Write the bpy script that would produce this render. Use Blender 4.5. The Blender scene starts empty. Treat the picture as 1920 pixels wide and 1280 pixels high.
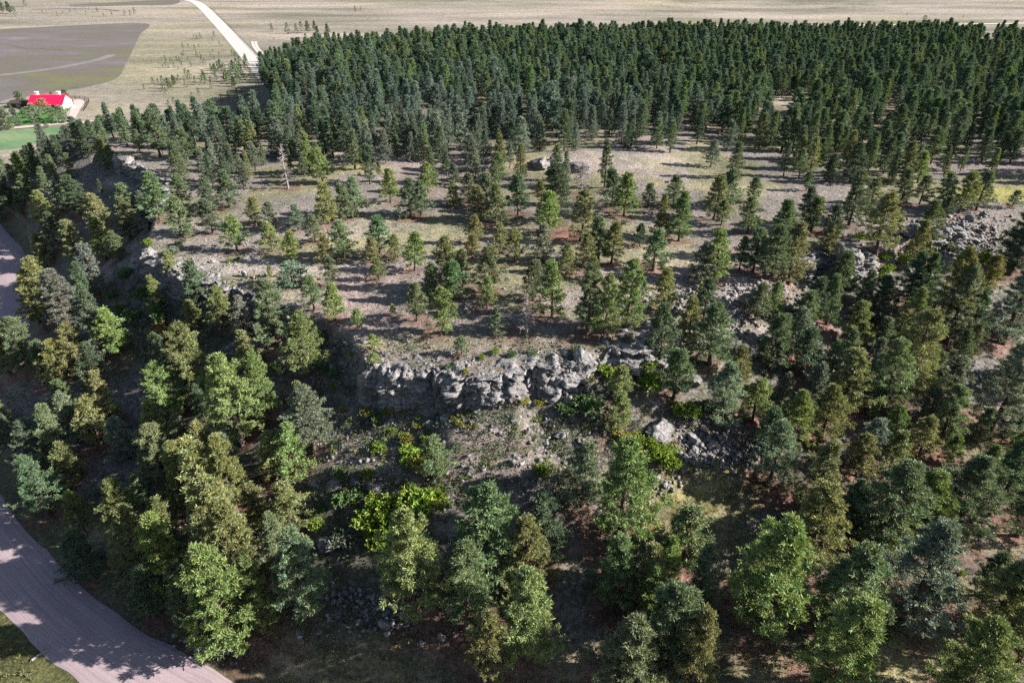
import bpy, math, random
import numpy as np
from mathutils import Vector

# ------------------------------------------------------------------ camera, sky, sun, exposure
PITCH = math.radians(31.0); CAMZ = 70.0; FPX = 1280.0
SUN_EL = math.radians(27.0); SUN_ROT = math.radians(94.0)
sc = bpy.context.scene
COL = sc.collection
cam_d = bpy.data.cameras.new('camera'); cam = bpy.data.objects.new('camera', cam_d); COL.objects.link(cam)
cam.location = (0, 0, CAMZ); cam.rotation_euler = (math.pi / 2 - PITCH, 0, 0)
cam_d.sensor_width = 36; cam_d.lens = 24; cam_d.clip_end = 20000; cam_d.clip_start = 0.5
sc.camera = cam
wd = bpy.data.worlds.new('World'); sc.world = wd; wd.use_nodes = True
wn = wd.node_tree.nodes; wl = wd.node_tree.links
sky = wn.new('ShaderNodeTexSky'); sky.sky_type = 'NISHITA'; sky.sun_disc = False
sky.sun_elevation = SUN_EL; sky.sun_rotation = SUN_ROT
bg = wn['Background']; bg.inputs['Strength'].default_value = 0.05
wl.new(sky.outputs[0], bg.inputs['Color'])
sd = Vector((math.sin(SUN_ROT) * math.cos(SUN_EL), math.cos(SUN_ROT) * math.cos(SUN_EL), math.sin(SUN_EL)))
sl = bpy.data.lights.new('sun', 'SUN'); sl.energy = 5.0; sl.angle = math.radians(0.5); sl.color = (1.0, 0.95, 0.89)
so = bpy.data.objects.new('sun', sl); COL.objects.link(so)
so.rotation_euler = (-sd).to_track_quat('-Z', 'Y').to_euler(); so.location = (200, 0, 150)
sc.view_settings.view_transform = 'Standard'; sc.view_settings.look = 'None'
sc.view_settings.exposure = 1.75; sc.view_settings.gamma = 1.0; sc.view_settings.use_curve_mapping = False
sc.render.filter_size = 1.15; sc.cycles.use_denoising = False; sc.cycles.max_bounces = 5; sc.cycles.diffuse_bounces = 3; sc.cycles.transmission_bounces = 3
sc.cycles.caustics_reflective = False; sc.cycles.caustics_refractive = False

# ------------------------------------------------------------------ helpers
rng = np.random.default_rng(7)
CP, SP = math.cos(PITCH), math.sin(PITCH)

def hash3(ix, iy, iz, seed):
    h = (ix.astype(np.int64) * 374761393 + iy.astype(np.int64) * 668265263 + iz.astype(np.int64) * 2147483647 + seed * 974634777) & 0xffffffff
    h = ((h ^ (h >> 13)) * 1274126177) & 0xffffffff
    h = ((h ^ (h >> 16)) * 2246822519) & 0xffffffff
    return ((h ^ (h >> 15)) & 0xffffff).astype(np.float64) / 0xffffff

def vnoise(p, seed=0):
    i = np.floor(p).astype(np.int64); f = p - i; f = f * f * (3 - 2 * f)
    r = 0
    for dx in (0, 1):
        wx = f[..., 0] if dx else 1 - f[..., 0]
        for dy in (0, 1):
            wy = f[..., 1] if dy else 1 - f[..., 1]
            for dz in (0, 1):
                wz = f[..., 2] if dz else 1 - f[..., 2]
                r = r + wx * wy * wz * hash3(i[..., 0] + dx, i[..., 1] + dy, i[..., 2] + dz, seed)
    return r * 2 - 1

def fbm(p, oct=4, seed=0, gain=0.5):
    a, s, f = 1.0, 0, 1.0
    for k in range(oct):
        s = s + a * vnoise(p * f, seed + k * 17); a *= gain; f *= 2.03
    return s

def worley(p, seed=0):
    i = np.floor(p).astype(np.int64); f1 = np.full(p.shape[0], 9.0); f2 = f1.copy(); cid = np.zeros(p.shape[0])
    for dx in (-1, 0, 1):
        for dy in (-1, 0, 1):
            for dz in (-1, 0, 1):
                a, b, c = i[:, 0] + dx, i[:, 1] + dy, i[:, 2] + dz
                q = np.stack([a + hash3(a, b, c, seed), b + hash3(a, b, c, seed + 1), c + hash3(a, b, c, seed + 2)], -1)
                d = np.linalg.norm(p - q, axis=1); m = d < f1
                f2 = np.where(m, f1, np.minimum(f2, d)); cid = np.where(m, hash3(a, b, c, seed + 3), cid); f1 = np.where(m, d, f1)
    return f1, f2, cid

def chunks(P, f, seed, crack=0.35):
    """angular blocks: a step per cell, a groove along each joint"""
    W = P * f + 0.35 * np.stack([vnoise(P * f * 1.7 + k * 31.7, seed + k) for k in range(3)], -1)
    a, b, c = worley(W, seed); return (c - 0.5) - crack * np.exp(-((b - a) / 0.13) ** 2)

def p2(x, y, f, z=0.0):
    x = np.asarray(x, float); y = np.asarray(y, float)
    return np.stack([x * f, y * f, np.zeros_like(x) + z], -1)

def sstep(a, b, x):
    t = np.clip((np.asarray(x, float) - a) / (b - a), 0, 1); return t * t * (3 - 2 * t)

def lin(c):
    return tuple(((v / 255) / 12.92 if v / 255 <= 0.04045 else ((v / 255 + 0.055) / 1.055) ** 2.4) for v in c)

def ray(px, py):
    u = (np.asarray(px, float) - 960) / FPX; v = (640 - np.asarray(py, float)) / FPX
    d = np.stack([u, CP + v * SP, -SP + v * CP], -1)
    return d

def at_z(px, py, z):
    d = ray(px, py); t = (z - CAMZ) / d[..., 2]
    return d[..., 0] * t, d[..., 1] * t

def project(x, y, z):
    dz = np.asarray(z, float) - CAMZ
    dep = y * CP - dz * SP
    return 960 + FPX * x / dep, 640 - FPX * (y * SP + dz * CP) / dep, dep

def in_poly(px, py, poly):
    px = np.asarray(px, float); py = np.asarray(py, float); r = np.zeros(px.shape, bool)
    n = len(poly)
    for i in range(n):
        x1, y1 = poly[i]; x2, y2 = poly[(i + 1) % n]
        if y1 == y2: continue
        c = ((y1 > py) != (y2 > py)) & (px < (x2 - x1) * (py - y1) / (y2 - y1) + x1)
        r ^= c
    return r

# ------------------------------------------------------------------ terrain function
def mound(x, y, cx, cy, rx, ry, h):
    return h * np.exp(-((x - cx) / rx) ** 2 - ((y - cy) / ry) ** 2)

def zplat(x, y):
    z = 21.0 - 8.0 * sstep(170, 460, y) + 0 * x
    z = z + mound(x, y, 9.0, 168, 16, 7, 2.2) + 0.7 * fbm(p2(x, y, 0.03), 2, 5)
    return z

def zout(x, y):
    return 3.2 * sstep(-15, 60, x) * sstep(260, 120, y) + 1.2 * sstep(-45, -10, x) * sstep(200, 90, y)

RIM = [(150, 262, 0, 48), (205, 292, 3.5, 46), (305, 345, 4.5, 42), (275, 405, 3, 40), (258, 468, 4.0, 40), (330, 515, 4.0, 38),
       (430, 550, 3.0, 36), (540, 585, 2.0, 36), (630, 628, 2.5, 36), (668, 690, 4.8, 36), (740, 702, 4.6, 36), (830, 700, 4.2, 36),
       (860, 716, 4.0, 36), (965, 716, 4.0, 36), (988, 690, 3.4, 36), (1060, 690, 3, 36), (1110, 676, 3, 36), (1125, 668, 2.5, 36),
       (1212, 655, 2.5, 38), (1270, 610, 1.5, 38), (1310, 590, 1.5, 38), (1400, 562, 2, 38), (1500, 498, 2, 40), (1548, 476, 4, 40),
       (1608, 492, 4.5, 40), (1645, 476, 2, 42), (1750, 442, 2.5, 44), (1850, 426, 2.5, 46), (1960, 405, 1, 50)]
PV = []
for px, py, c, w in RIM:
    z = 21.0
    for _ in range(6):
        x, y = at_z(px, py, z); z = float(zplat(x, y))
    PV.append((float(x), float(y), c, w))
for x, y, w in [(170, 168, 60), (260, 205, 70), (480, 300, 90), (480, 440, 70), (300, 462, 70), (200, 452, 70), (60, 445, 70),
                (-35, 425, 70), (-88, 355, 50), (-80, 300, 45), (-62, 243, 45), (-85, 214, 45)]:
    PV.append((x, y, 0.0, w))
PVA = np.array(PV)

def rim_info(x, y):
    x = np.asarray(x, float); y = np.asarray(y, float)
    best = np.full(x.shape, 1e18); c = np.zeros(x.shape); w = np.full(x.shape, 40.0)
    n = len(PV)
    for i in range(n):
        ax, ay, ac, aw = PV[i]; bx, by, bc, bw = PV[(i + 1) % n]
        dx, dy = bx - ax, by - ay
        t = np.clip(((x - ax) * dx + (y - ay) * dy) / (dx * dx + dy * dy), 0, 1)
        d2 = (x - ax - t * dx) ** 2 + (y - ay - t * dy) ** 2
        m = d2 < best
        best = np.where(m, d2, best); c = np.where(m, ac + t * (bc - ac), c); w = np.where(m, aw + t * (bw - aw), w)
    d = np.sqrt(best)
    ins = in_poly(x, y, [(p[0], p[1]) for p in PV])
    return np.where(ins, -d, d), c, w

# dirt road centre line (image points on z = 0)
def spline(pts, step):
    pts = np.array(pts, float); out = []
    P = np.vstack([2 * pts[0] - pts[1], pts, 2 * pts[-1] - pts[-2]])
    for i in range(1, len(P) - 2):
        L = max(2, int(np.linalg.norm(P[i + 1] - P[i]) / step))
        for t in np.arange(L) / L:
            a, b, c, d = P[i - 1], P[i], P[i + 1], P[i + 2]
            out.append(0.5 * (2 * b + (c - a) * t + (2 * a - 5 * b + 4 * c - d) * t * t + (3 * b - a - 3 * c + d) * t ** 3))
    out.append(pts[-1]); return np.array(out)
RD = [at_z(px, py, 0.0) for px, py in [(700, 1470), (470, 1370), (270, 1266), (176, 1202), (90, 1135), (14, 1048), (-60, 950), (-110, 860), (-110, 770),
                                      (-60, 690), (4, 628), (33, 570), (30, 520), (10, 475), (-25, 430), (-70, 392)]]
RD = [(float(a), float(b)) for a, b in RD] + [(-190, 235), (-225, 275)]
ROAD = spline(RD, 1.0)
ROADW = 3.7

def road_dist(x, y):
    x = np.asarray(x, float); y = np.asarray(y, float)
    best = np.full(x.shape, 1e18)
    R = ROAD[::4]
    for i in range(len(R) - 1):
        ax, ay = R[i]; dx, dy = R[i + 1] - R[i]
        t = np.clip(((x - ax) * dx + (y - ay) * dy) / (dx * dx + dy * dy), 0, 1)
        best = np.minimum(best, (x - ax - t * dx) ** 2 + (y - ay - t * dy) ** 2)
    return np.sqrt(best)

def zground(x, y, full=False):
    x = np.asarray(x, float); y = np.asarray(y, float)
    d, c, w = rim_info(x, y)
    zp = zplat(x, y); zo = zout(x, y)
    near = sstep(420, 250, y)
    cl = sstep(0.8, 2.5, c)
    wob = d + 1.3 * cl * near + near * (1 - 0.8 * cl) * (1.2 * vnoise(p2(x, y, 0.35), 3) + 1.6 * vnoise(p2(x, y, 0.12), 4))
    drop = c * sstep(-0.4, 1.4, wob)
    s = np.clip((wob - 1.0) / w, 0, 1)
    prof = (1 - s) ** 1.45
    soft = 1 - sstep(0, 1, s)
    prof = np.where(c > 0.5, prof, soft)
    z = np.where(wob > -0.4, zo + (zp - drop - zo) * prof, zp)
    tal = sstep(0, 3, d) * sstep(1.25, 0.7, d / w)
    z = z + near * (tal * (0.55 * fbm(p2(x, y, 0.16), 3, 11) + 0.16 * fbm(p2(x, y, 0.9), 2, 12)) + 0.10 * fbm(p2(x, y, 0.55), 3, 13))
    rd = road_dist(x, y)
    k = sstep(10.5, 5.2, rd)
    z = z * (1 - k) + (-0.12) * k
    # the farm plain stays flat; the far prairie rolls gently
    far = sstep(560, 1100, y) * sstep(-420, 60, x) + sstep(1000, 1600, y)
    z = z + far * (2.5 * fbm(p2(x, y, 0.0035), 3, 21) - 1.0)
    if full: return z, d, c, w, rd
    return z

# ------------------------------------------------------------------ mesh helpers
def mesh_np(name, V, F, tint=None, mat=None, smooth=False, attr='tint'):
    V = np.asarray(V, np.float32); F = np.asarray(F, np.int32)
    me = bpy.data.meshes.new(name)
    n, k = F.shape
    me.vertices.add(len(V)); me.vertices.foreach_set('co', V.ravel())
    me.loops.add(n * k); me.loops.foreach_set('vertex_index', F.ravel())
    me.polygons.add(n); me.polygons.foreach_set('loop_start', np.arange(n, dtype=np.int32) * k)
    me.polygons.foreach_set('loop_total', np.full(n, k, np.int32))
    if smooth: me.polygons.foreach_set('use_smooth', np.ones(n, bool))
    me.update(calc_edges=True)
    if tint is not None:
        t = np.asarray(tint, np.float32)
        if t.shape[1] == 3: t = np.hstack([t, np.ones((len(t), 1), np.float32)])
        a = me.color_attributes.new(attr, 'FLOAT_COLOR', 'POINT'); a.data.foreach_set('color', t.ravel())
    if mat: me.materials.append(mat)
    return me

def mesh_py(name, V, F, mat=None, smooth=False):
    me = bpy.data.meshes.new(name); me.from_pydata([tuple(v) for v in V], [], F); me.update()
    if mat: me.materials.append(mat)
    if smooth:
        for p in me.polygons: p.use_smooth = True
    return me

def obj(name, me, parent=None, loc=None):
    o = bpy.data.objects.new(name, me); COL.objects.link(o)
    if parent is not None: o.parent = parent
    if loc is not None: o.location = loc
    return o

def tag(o, label=None, cat=None, group=None, kind=None):
    if label: o['label'] = label
    if cat: o['category'] = cat
    if group: o['group'] = group
    if kind: o['kind'] = kind
    return o

def boxes(lst):
    V, F = [], []
    for (x0, x1, y0, y1, z0, z1) in lst:
        b = len(V)
        V += [(x0, y0, z0), (x1, y0, z0), (x1, y1, z0), (x0, y1, z0), (x0, y0, z1), (x1, y0, z1), (x1, y1, z1), (x0, y1, z1)]
        F += [[b + i for i in f] for f in ((0, 3, 2, 1), (4, 5, 6, 7), (0, 1, 5, 4), (1, 2, 6, 5), (2, 3, 7, 6), (3, 0, 4, 7))]
    return V, F

# ------------------------------------------------------------------ materials
def mat(name):
    m = bpy.data.materials.new(name); m.use_nodes = True
    nt = m.node_tree; b = nt.nodes['Principled BSDF']
    b.inputs['Roughness'].default_value = 0.9
    b.inputs['Specular IOR Level'].default_value = 0.15
    return m, nt, b

def N(nt, typ, **kw):
    n = nt.nodes.new(typ)
    for k, v in kw.items(): setattr(n, k, v)
    return n

def noise(nt, scale, detail=4, rough=0.6, vec=None):
    n = N(nt, 'ShaderNodeTexNoise'); n.inputs['Scale'].default_value = scale; n.inputs['Detail'].default_value = detail
    n.inputs['Roughness'].default_value = rough
    if vec is not None: nt.links.new(vec, n.inputs['Vector'])
    return n

def ramp(nt, src, stops):
    r = N(nt, 'ShaderNodeValToRGB'); e = r.color_ramp.elements
    while len(e) < len(stops): e.new(0.5)
    for q, (p, c) in zip(e, stops):
        q.position = p; q.color = (c[0], c[1], c[2], 1) if not isinstance(c, (int, float)) else (c, c, c, 1)
    nt.links.new(src, r.inputs[0]); return r

def mix(nt, a, b, fac, mode='MIX'):
    m = N(nt, 'ShaderNodeMix', data_type='RGBA', blend_type=mode)
    for s, v in ((m.inputs['A'], a), (m.inputs['B'], b), (m.inputs['Factor'], fac)):
        if hasattr(v, 'is_linked'): nt.links.new(v, s)
        elif isinstance(v, (int, float)): s.default_value = v
        else: s.default_value = (v[0], v[1], v[2], 1)
    return m.outputs['Result']

def bump(nt, b, src, strength, dist):
    n = N(nt, 'ShaderNodeBump'); n.inputs['Strength'].default_value = strength; n.inputs['Distance'].default_value = dist
    nt.links.new(src, n.inputs['Height']); nt.links.new(n.outputs[0], b.inputs['Normal'])

def simple(name, c, rough=0.85, var=0.25, scale=3.0):
    m, nt, b = mat(name); b.inputs['Roughness'].default_value = rough
    tc = N(nt, 'ShaderNodeTexCoord'); n = noise(nt, scale, 5, 0.65, tc.outputs['Object'])
    r = ramp(nt, n.outputs['Fac'], [(0.25, tuple(v * (1 - var) for v in c)), (0.75, tuple(v * (1 + var) for v in c))])
    nt.links.new(r.outputs[0], b.inputs['Base Color']); return m

def ground_mat():
    m, nt, b = mat('earth and dry grass')
    at = N(nt, 'ShaderNodeAttribute', attribute_name='tint')
    tc = N(nt, 'ShaderNodeTexCoord'); P = tc.outputs['Object']
    n1 = noise(nt, 2.2, 6, 0.72, P); n2 = noise(nt, 0.22, 5, 0.6, P)
    mp = N(nt, 'ShaderNodeMapping'); mp.inputs['Scale'].default_value = (0.004, 0.016, 1); nt.links.new(P, mp.inputs[0])
    n3 = noise(nt, 1.0, 7, 0.62, mp.outputs[0])
    r1 = ramp(nt, n1.outputs['Fac'], [(0.30, 0.30), (0.48, 0.85), (0.68, 1.5)])
    r2 = ramp(nt, n2.outputs['Fac'], [(0.3, (0.72, 0.74, 0.72)), (0.7, (1.25, 1.2, 1.18))])
    r3 = ramp(nt, n3.outputs['Fac'], [(0.34, (0.50, 0.54, 0.42)), (0.5, (0.95, 0.95, 0.92)), (0.64, (1.38, 1.31, 1.28))])
    c = mix(nt, at.outputs['Color'], r1.outputs[0], 1.0, 'MULTIPLY')
    c = mix(nt, c, r2.outputs[0], 1.0, 'MULTIPLY'); c = mix(nt, c, r3.outputs[0], 1.0, 'MULTIPLY')
    vo = N(nt, 'ShaderNodeTexVoronoi'); vo.inputs['Scale'].default_value = 1.7; nt.links.new(P, vo.inputs['Vector'])
    rv = ramp(nt, vo.outputs['Distance'], [(0.10, (0.30, 0.285, 0.275)), (0.45, (0.18, 0.168, 0.16)), (0.8, (0.04, 0.036, 0.034))])
    ms = N(nt, 'ShaderNodeMath', operation='MULTIPLY'); nt.links.new(at.outputs['Alpha'], ms.inputs[0])
    rm = ramp(nt, noise(nt, 0.9, 4, 0.6, P).outputs['Fac'], [(0.38, 0.0), (0.6, 1.0)]); nt.links.new(rm.outputs[0], ms.inputs[1])
    c = mix(nt, c, rv.outputs[0], ms.outputs[0])
    nt.links.new(c, b.inputs['Base Color'])
    bump(nt, b, n1.outputs['Fac'], 0.9, 0.35)
    return m

def rock_mat():
    m, nt, b = mat('pale limestone')
    tc = N(nt, 'ShaderNodeNewGeometry'); P = tc.outputs['Position']
    n1 = noise(nt, 0.5, 6, 0.65, P); n2 = noise(nt, 2.6, 6, 0.7, P)
    r1 = ramp(nt, n1.outputs['Fac'], [(0.3, (0.13, 0.123, 0.122)), (0.5, (0.21, 0.2, 0.197)), (0.72, (0.285, 0.267, 0.252))])
    r2 = ramp(nt, n2.outputs['Fac'], [(0.3, 0.55), (0.5, 1.0), (0.75, 1.25)])
    c = mix(nt, r1.outputs[0], r2.outputs[0], 1.0, 'MULTIPLY')
    rl = ramp(nt, noise(nt, 1.1, 5, 0.7, P).outputs['Fac'], [(0.56, 0.0), (0.66, 0.75)])
    c = mix(nt, c, (0.13, 0.125, 0.11), rl.outputs[0])
    mp = N(nt, 'ShaderNodeMapping'); mp.inputs['Scale'].default_value = (0.35, 0.35, 3.2); nt.links.new(P, mp.inputs[0])
    n4 = noise(nt, 1.0, 4, 0.6, mp.outputs[0])
    c = mix(nt, c, ramp(nt, n4.outputs['Fac'], [(0.35, 0.72), (0.6, 1.08)]).outputs[0], 1.0, 'MULTIPLY')
    wv = N(nt, 'ShaderNodeTexVoronoi', feature='DISTANCE_TO_EDGE'); wv.inputs['Scale'].default_value = 1.5
    wp = mix(nt, P, n2.outputs['Color'], 0.25); nt.links.new(wp, wv.inputs['Vector'])
    cr = ramp(nt, wv.outputs['Distance'], [(0.0, 0.35), (0.05, 1.0)])
    c = mix(nt, c, cr.outputs[0], 0.8, 'MULTIPLY')
    nt.links.new(c, b.inputs['Base Color'])
    ad = N(nt, 'ShaderNodeMath', operation='ADD'); nt.links.new(n2.outputs['Fac'], ad.inputs[0]); nt.links.new(n4.outputs['Fac'], ad.inputs[1])
    bump(nt, b, ad.outputs[0], 0.8, 0.3)
    return m

def leaf_mat(name, objcol=True, trans=0.22, inst=False):
    m = bpy.data.materials.new(name); m.use_nodes = True; nt = m.node_tree
    nt.nodes.remove(nt.nodes['Principled BSDF']); out = nt.nodes['Material Output']
    at = N(nt, 'ShaderNodeAttribute', attribute_name='tint'); c = at.outputs['Color']
    if objcol:
        oi = N(nt, 'ShaderNodeObjectInfo'); c = mix(nt, c, oi.outputs['Color'], 1.0, 'MULTIPLY')
    if inst:
        ai = N(nt, 'ShaderNodeAttribute', attribute_name='shade', attribute_type='INSTANCER'); c = mix(nt, c, ai.outputs['Color'], 1.0, 'MULTIPLY')
    d = N(nt, 'ShaderNodeBsdfDiffuse'); t = N(nt, 'ShaderNodeBsdfTranslucent'); mx = N(nt, 'ShaderNodeMixShader')
    nt.links.new(c, d.inputs[0])
    c2 = mix(nt, c, (1.0, 1.05, 0.55), 1.0, 'MULTIPLY'); nt.links.new(c2, t.inputs[0])
    mx.inputs[0].default_value = trans
    nt.links.new(d.outputs[0], mx.inputs[1]); nt.links.new(t.outputs[0], mx.inputs[2])
    g = N(nt, 'ShaderNodeBsdfGlossy'); g.inputs['Roughness'].default_value = 0.6; g.inputs[0].default_value = (1, 1, 1, 1)
    m2 = N(nt, 'ShaderNodeMixShader'); m2.inputs[0].default_value = 0.015
    nt.links.new(mx.outputs[0], m2.inputs[1]); nt.links.new(g.outputs[0], m2.inputs[2])
    nt.links.new(m2.outputs[0], out.inputs['Surface']); return m

def tinted(name, rough=0.9):
    m, nt, b = mat(name); at = N(nt, 'ShaderNodeAttribute', attribute_name='tint')
    nt.links.new(at.outputs['Color'], b.inputs['Base Color']); b.inputs['Roughness'].default_value = rough; return m

def road_mat(name, base, streak):
    m, nt, b = mat(name)
    at = N(nt, 'ShaderNodeAttribute', attribute_name='tint')
    tc = N(nt, 'ShaderNodeTexCoord'); P = tc.outputs['Object']
    n1 = noise(nt, 0.35, 5, 0.6, P); n2 = noise(nt, 5.0, 4, 0.7, P)
    sp = N(nt, 'ShaderNodeSeparateColor'); nt.links.new(at.outputs['Color'], sp.inputs[0])
    cm = N(nt, 'ShaderNodeCombineXYZ'); nt.links.new(sp.outputs[0], cm.inputs[0]); nt.links.new(sp.outputs[1], cm.inputs[1])
    mp = N(nt, 'ShaderNodeMapping'); mp.inputs['Scale'].default_value = (26, 1.1, 1); nt.links.new(cm.outputs[0], mp.inputs[0])
    n3 = noise(nt, 1.0, 4, 0.6, mp.outputs[0])
    c = mix(nt, tuple(v * 0.86 for v in base), tuple(min(0.8, v * 1.14) for v in base), n1.outputs['Fac'])
    r3 = ramp(nt, n3.outputs['Fac'], [(0.32, tuple(streak)), (0.55, (1, 1, 1)), (0.75, (1.1, 1.1, 1.1))])
    c = mix(nt, c, r3.outputs[0], 1.0, 'MULTIPLY')
    c = mix(nt, c, ramp(nt, n2.outputs['Fac'], [(0.3, 0.85), (0.7, 1.12)]).outputs[0], 1.0, 'MULTIPLY')
    nt.links.new(c, b.inputs['Base Color']); bump(nt, b, n3.outputs['Fac'], 0.5, 0.06)
    return m

M_GROUND = ground_mat(); M_ROCK = rock_mat()
M_NEEDLE = leaf_mat('pine needles'); M_FAR = leaf_mat('far pine needles', False); M_INST = leaf_mat('wood pine needles', False, 0.22, True); M_LEAF = leaf_mat('shrub leaves', True, 0.3)
M_GRASS = leaf_mat('dry grass blades', False, 0.3)
M_BARK = simple('pine bark', (0.085, 0.06, 0.05), 0.95, 0.45, 2.0)
M_DEAD = simple('weathered dead wood', (0.20, 0.18, 0.17), 0.95, 0.3, 2.0)
M_ROAD = road_mat('pinkish gravel', (0.275, 0.215, 0.225), (0.78, 0.78, 0.78))
M_WROAD = road_mat('white gravel', (0.40, 0.375, 0.35), (0.82, 0.85, 0.84))

# ------------------------------------------------------------------ tree catalogue from the photograph: x, top y, base y, width, tone
TREES = """20 598 702 42 y|62 595 692 46 g|92 643 724 26 g|120 640 722 42 y|152 612 702 44 y|100 487 602 62 y|130 510 618 62 b|75 520 606 42 y
183 460 552 44 s|195 578 672 62 b|225 580 664 42 l|210 702 800 50 y|315 687 792 62 l|365 615 757 64 y|455 670 832 82 y|500 660 792 48 l
190 752 834 66 y|130 715 778 50 g|118 766 872 56 g|140 830 902 46 y|80 790 882 52 d|308 755 852 42 y|315 795 908 62 g|362 828 962 48 y
400 828 984 52 y|445 825 962 52 y|430 900 1064 92 y|252 898 1014 52 l|162 924 1002 40 y|90 860 962 60 d|10 755 798 34 y
278 955 1078 66 y|335 968 1112 72 l|462 945 1112 76 y|450 1030 1230 88 l|380 1060 1204 72 d|290 1070 1156 62 d|170 1000 1082 60 d
530 966 1078 50 g|578 998 1152 74 g|497 1045 1178 56 l|785 965 1152 96 y|875 1033 1178 76 g|922 1150 1276 58 y|905 918 1092 112 g
985 978 1112 72 y|990 1075 1232 88 y|1018 936 1048 72 d|1160 826 1022 102 l|1090 838 948 82 g|1150 1010 1128 66 g|1208 1022 1142 46 l
1245 1008 1108 50 l|1255 1100 1264 96 g|1215 1070 1184 60 l|1280 950 1054 76 g|1305 1033 1156 52 b|1175 1163 1306 96 g|1290 1150 1300 72 y
1425 978 1172 122 l|1505 915 1064 110 y|1520 835 954 78 y|1440 795 908 62 b|1645 877 1044 102 g|1710 890 1014 72 l|1735 950 1024 42 l
1700 995 1166 112 b|1575 1030 1184 112 g|1560 1122 1292 102 l|1790 865 1008 96 g|1865 830 954 78 g|1840 835 904 42 l|1855 1060 1184 102 y
1795 1185 1336 112 l|1915 1020 1184 66 g|1905 900 1004 62 d|1575 660 772 62 y|1645 640 774 62 g|1685 590 748 72 y|1745 662 732 46 g
1780 670 738 48 b|1855 642 808 68 b|1535 725 832 78 y|1480 735 840 48 l|1515 685 778 46 b|1500 620 704 62 d|1765 725 830 56 g|1735 730 804 46 b
1672 765 832 36 l|1632 790 862 52 b|1605 815 892 48 y|1665 810 888 58 y|1722 782 854 42 y|1772 815 874 30 l|1895 765 832 42 g|1915 650 724 44 d
1410 710 792 46 y|1352 683 790 52 b|1262 657 748 54 g|1160 685 747 44 y|1158 740 808 46 y|1330 572 684 66 g|1415 535 604 46 g|1460 590 654 36 g
590 727 842 92 b|520 810 892 62 y|555 795 888 52 l|545 905 994 82 y|820 822 894 44 g|580 588 704 62 l|525 525 644 78 g|422 538 614 40 y
365 565 620 46 l|470 620 704 42 y|55 328 378 28 g|25 345 392 30 d|90 360 428 42 y|115 340 394 24 b|150 330 402 36 d|135 330 384 32 d
195 365 432 40 y|245 372 448 38 g|240 345 404 32 g|275 360 414 22 b|300 325 412 42 g|150 415 494 62 y|200 410 488 42 y|225 435 488 26 g
90 440 504 32 y|110 400 470 34 d|340 370 442 52 g|355 420 447 18 g|400 375 438 32 d|445 405 472 42 l|395 335 398 36 d|430 320 388 36 d
345 330 394 42 g|480 370 424 34 y|617 345 420 36 l|668 335 404 46 g|648 345 410 32 g|733 318 380 36 l|770 337 407 44 d|790 340 404 36 g
803 305 362 36 l|850 340 388 36 y|900 350 417 42 y|880 325 382 42 g|915 325 392 36 g|930 345 422 36 y|512 378 432 46 b|560 385 432 40 b
510 415 472 36 y|548 435 490 44 l|592 402 454 36 g|610 443 492 42 y|622 480 537 42 g|646 415 484 46 g|712 405 477 60 g|742 440 484 30 y
700 445 492 46 y|710 483 524 46 y|778 438 507 44 l|812 495 562 40 g|842 445 538 40 y|853 490 562 42 g|868 467 538 28 g|890 405 458 36 y
885 440 484 42 y|937 420 477 40 y|918 462 548 54 g|914 520 578 30 y|782 532 602 36 g|833 540 625 46 l|590 520 582 36 g|628 533 600 46 l
549 492 535 44 j|671 578 614 24 l|737 570 591 14 l|507 498 520 10 l|932 575 626 32 b|702 628 656 20 l|704 662 690 20 l|866 632 666 22 g
972 327 404 36 d|1015 340 382 22 y|1045 310 417 46 d|1028 362 437 50 l|1088 358 452 46 y|1147 318 387 36 d|1170 325 405 44 l|1216 345 387 30 g
1260 330 388 40 g|1244 365 402 22 y|1273 362 452 50 l|1338 330 412 40 y|1352 375 422 26 y|1362 318 386 38 g|1410 333 378 32 g|1402 370 437 40 g
1237 395 452 40 y|1200 420 462 30 d|1224 430 508 52 g|1340 432 528 40 l|1315 455 530 38 b|1385 445 508 26 g|1412 428 510 40 g|1018 420 492 44 b
1062 458 515 40 y|1098 440 503 46 y|1122 408 492 34 g|1146 418 494 32 y|1112 482 528 42 y|1035 492 595 50 l|1000 488 563 42 g|1100 502 628 46 g
1132 517 625 40 l|1172 488 614 50 l|1243 507 583 48 y|1206 527 566 14 g|965 432 493 42 y|1312 530 557 22 l|1455 378 483 52 g|1445 425 523 50 g
1478 420 531 52 y|1511 322 358 32 g|1505 352 434 36 d|1520 370 434 36 g|1592 325 422 56 g|1560 385 438 36 d|1545 420 488 46 y|1642 365 478 54 y
1630 335 392 36 g|1687 318 384 42 g|1724 330 383 32 g|1725 378 468 46 g|1762 325 398 46 g|1797 323 400 34 y|1770 370 408 32 d|1830 323 395 50 g
1890 385 512 62 d|1893 420 515 52 b|1897 357 388 30 d|1880 510 644 78 b|1570 475 563 52 g|1610 510 603 36 g|1640 520 613 46 d|1550 518 608 36 g
1520 520 603 42 d|1505 545 613 40 g|1755 470 634 56 y|1775 500 644 52 b|1695 475 584 46 d|1720 480 594 42 d|1805 545 648 42 d|1690 545 664 46 y
1595 565 653 44 y|1645 595 664 42 g|1490 580 658 46 b|1446 530 593 26 l|985 550 629 38 x|540 268 354 36 x|1090 303 364 44 x|1075 140 196 26 x"""
TR = []
for tok in TREES.replace('\n', '|').split('|'):
    a = tok.split(); TR.append((float(a[0]), float(a[1]), float(a[2]), float(a[3]), a[4]))

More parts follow.
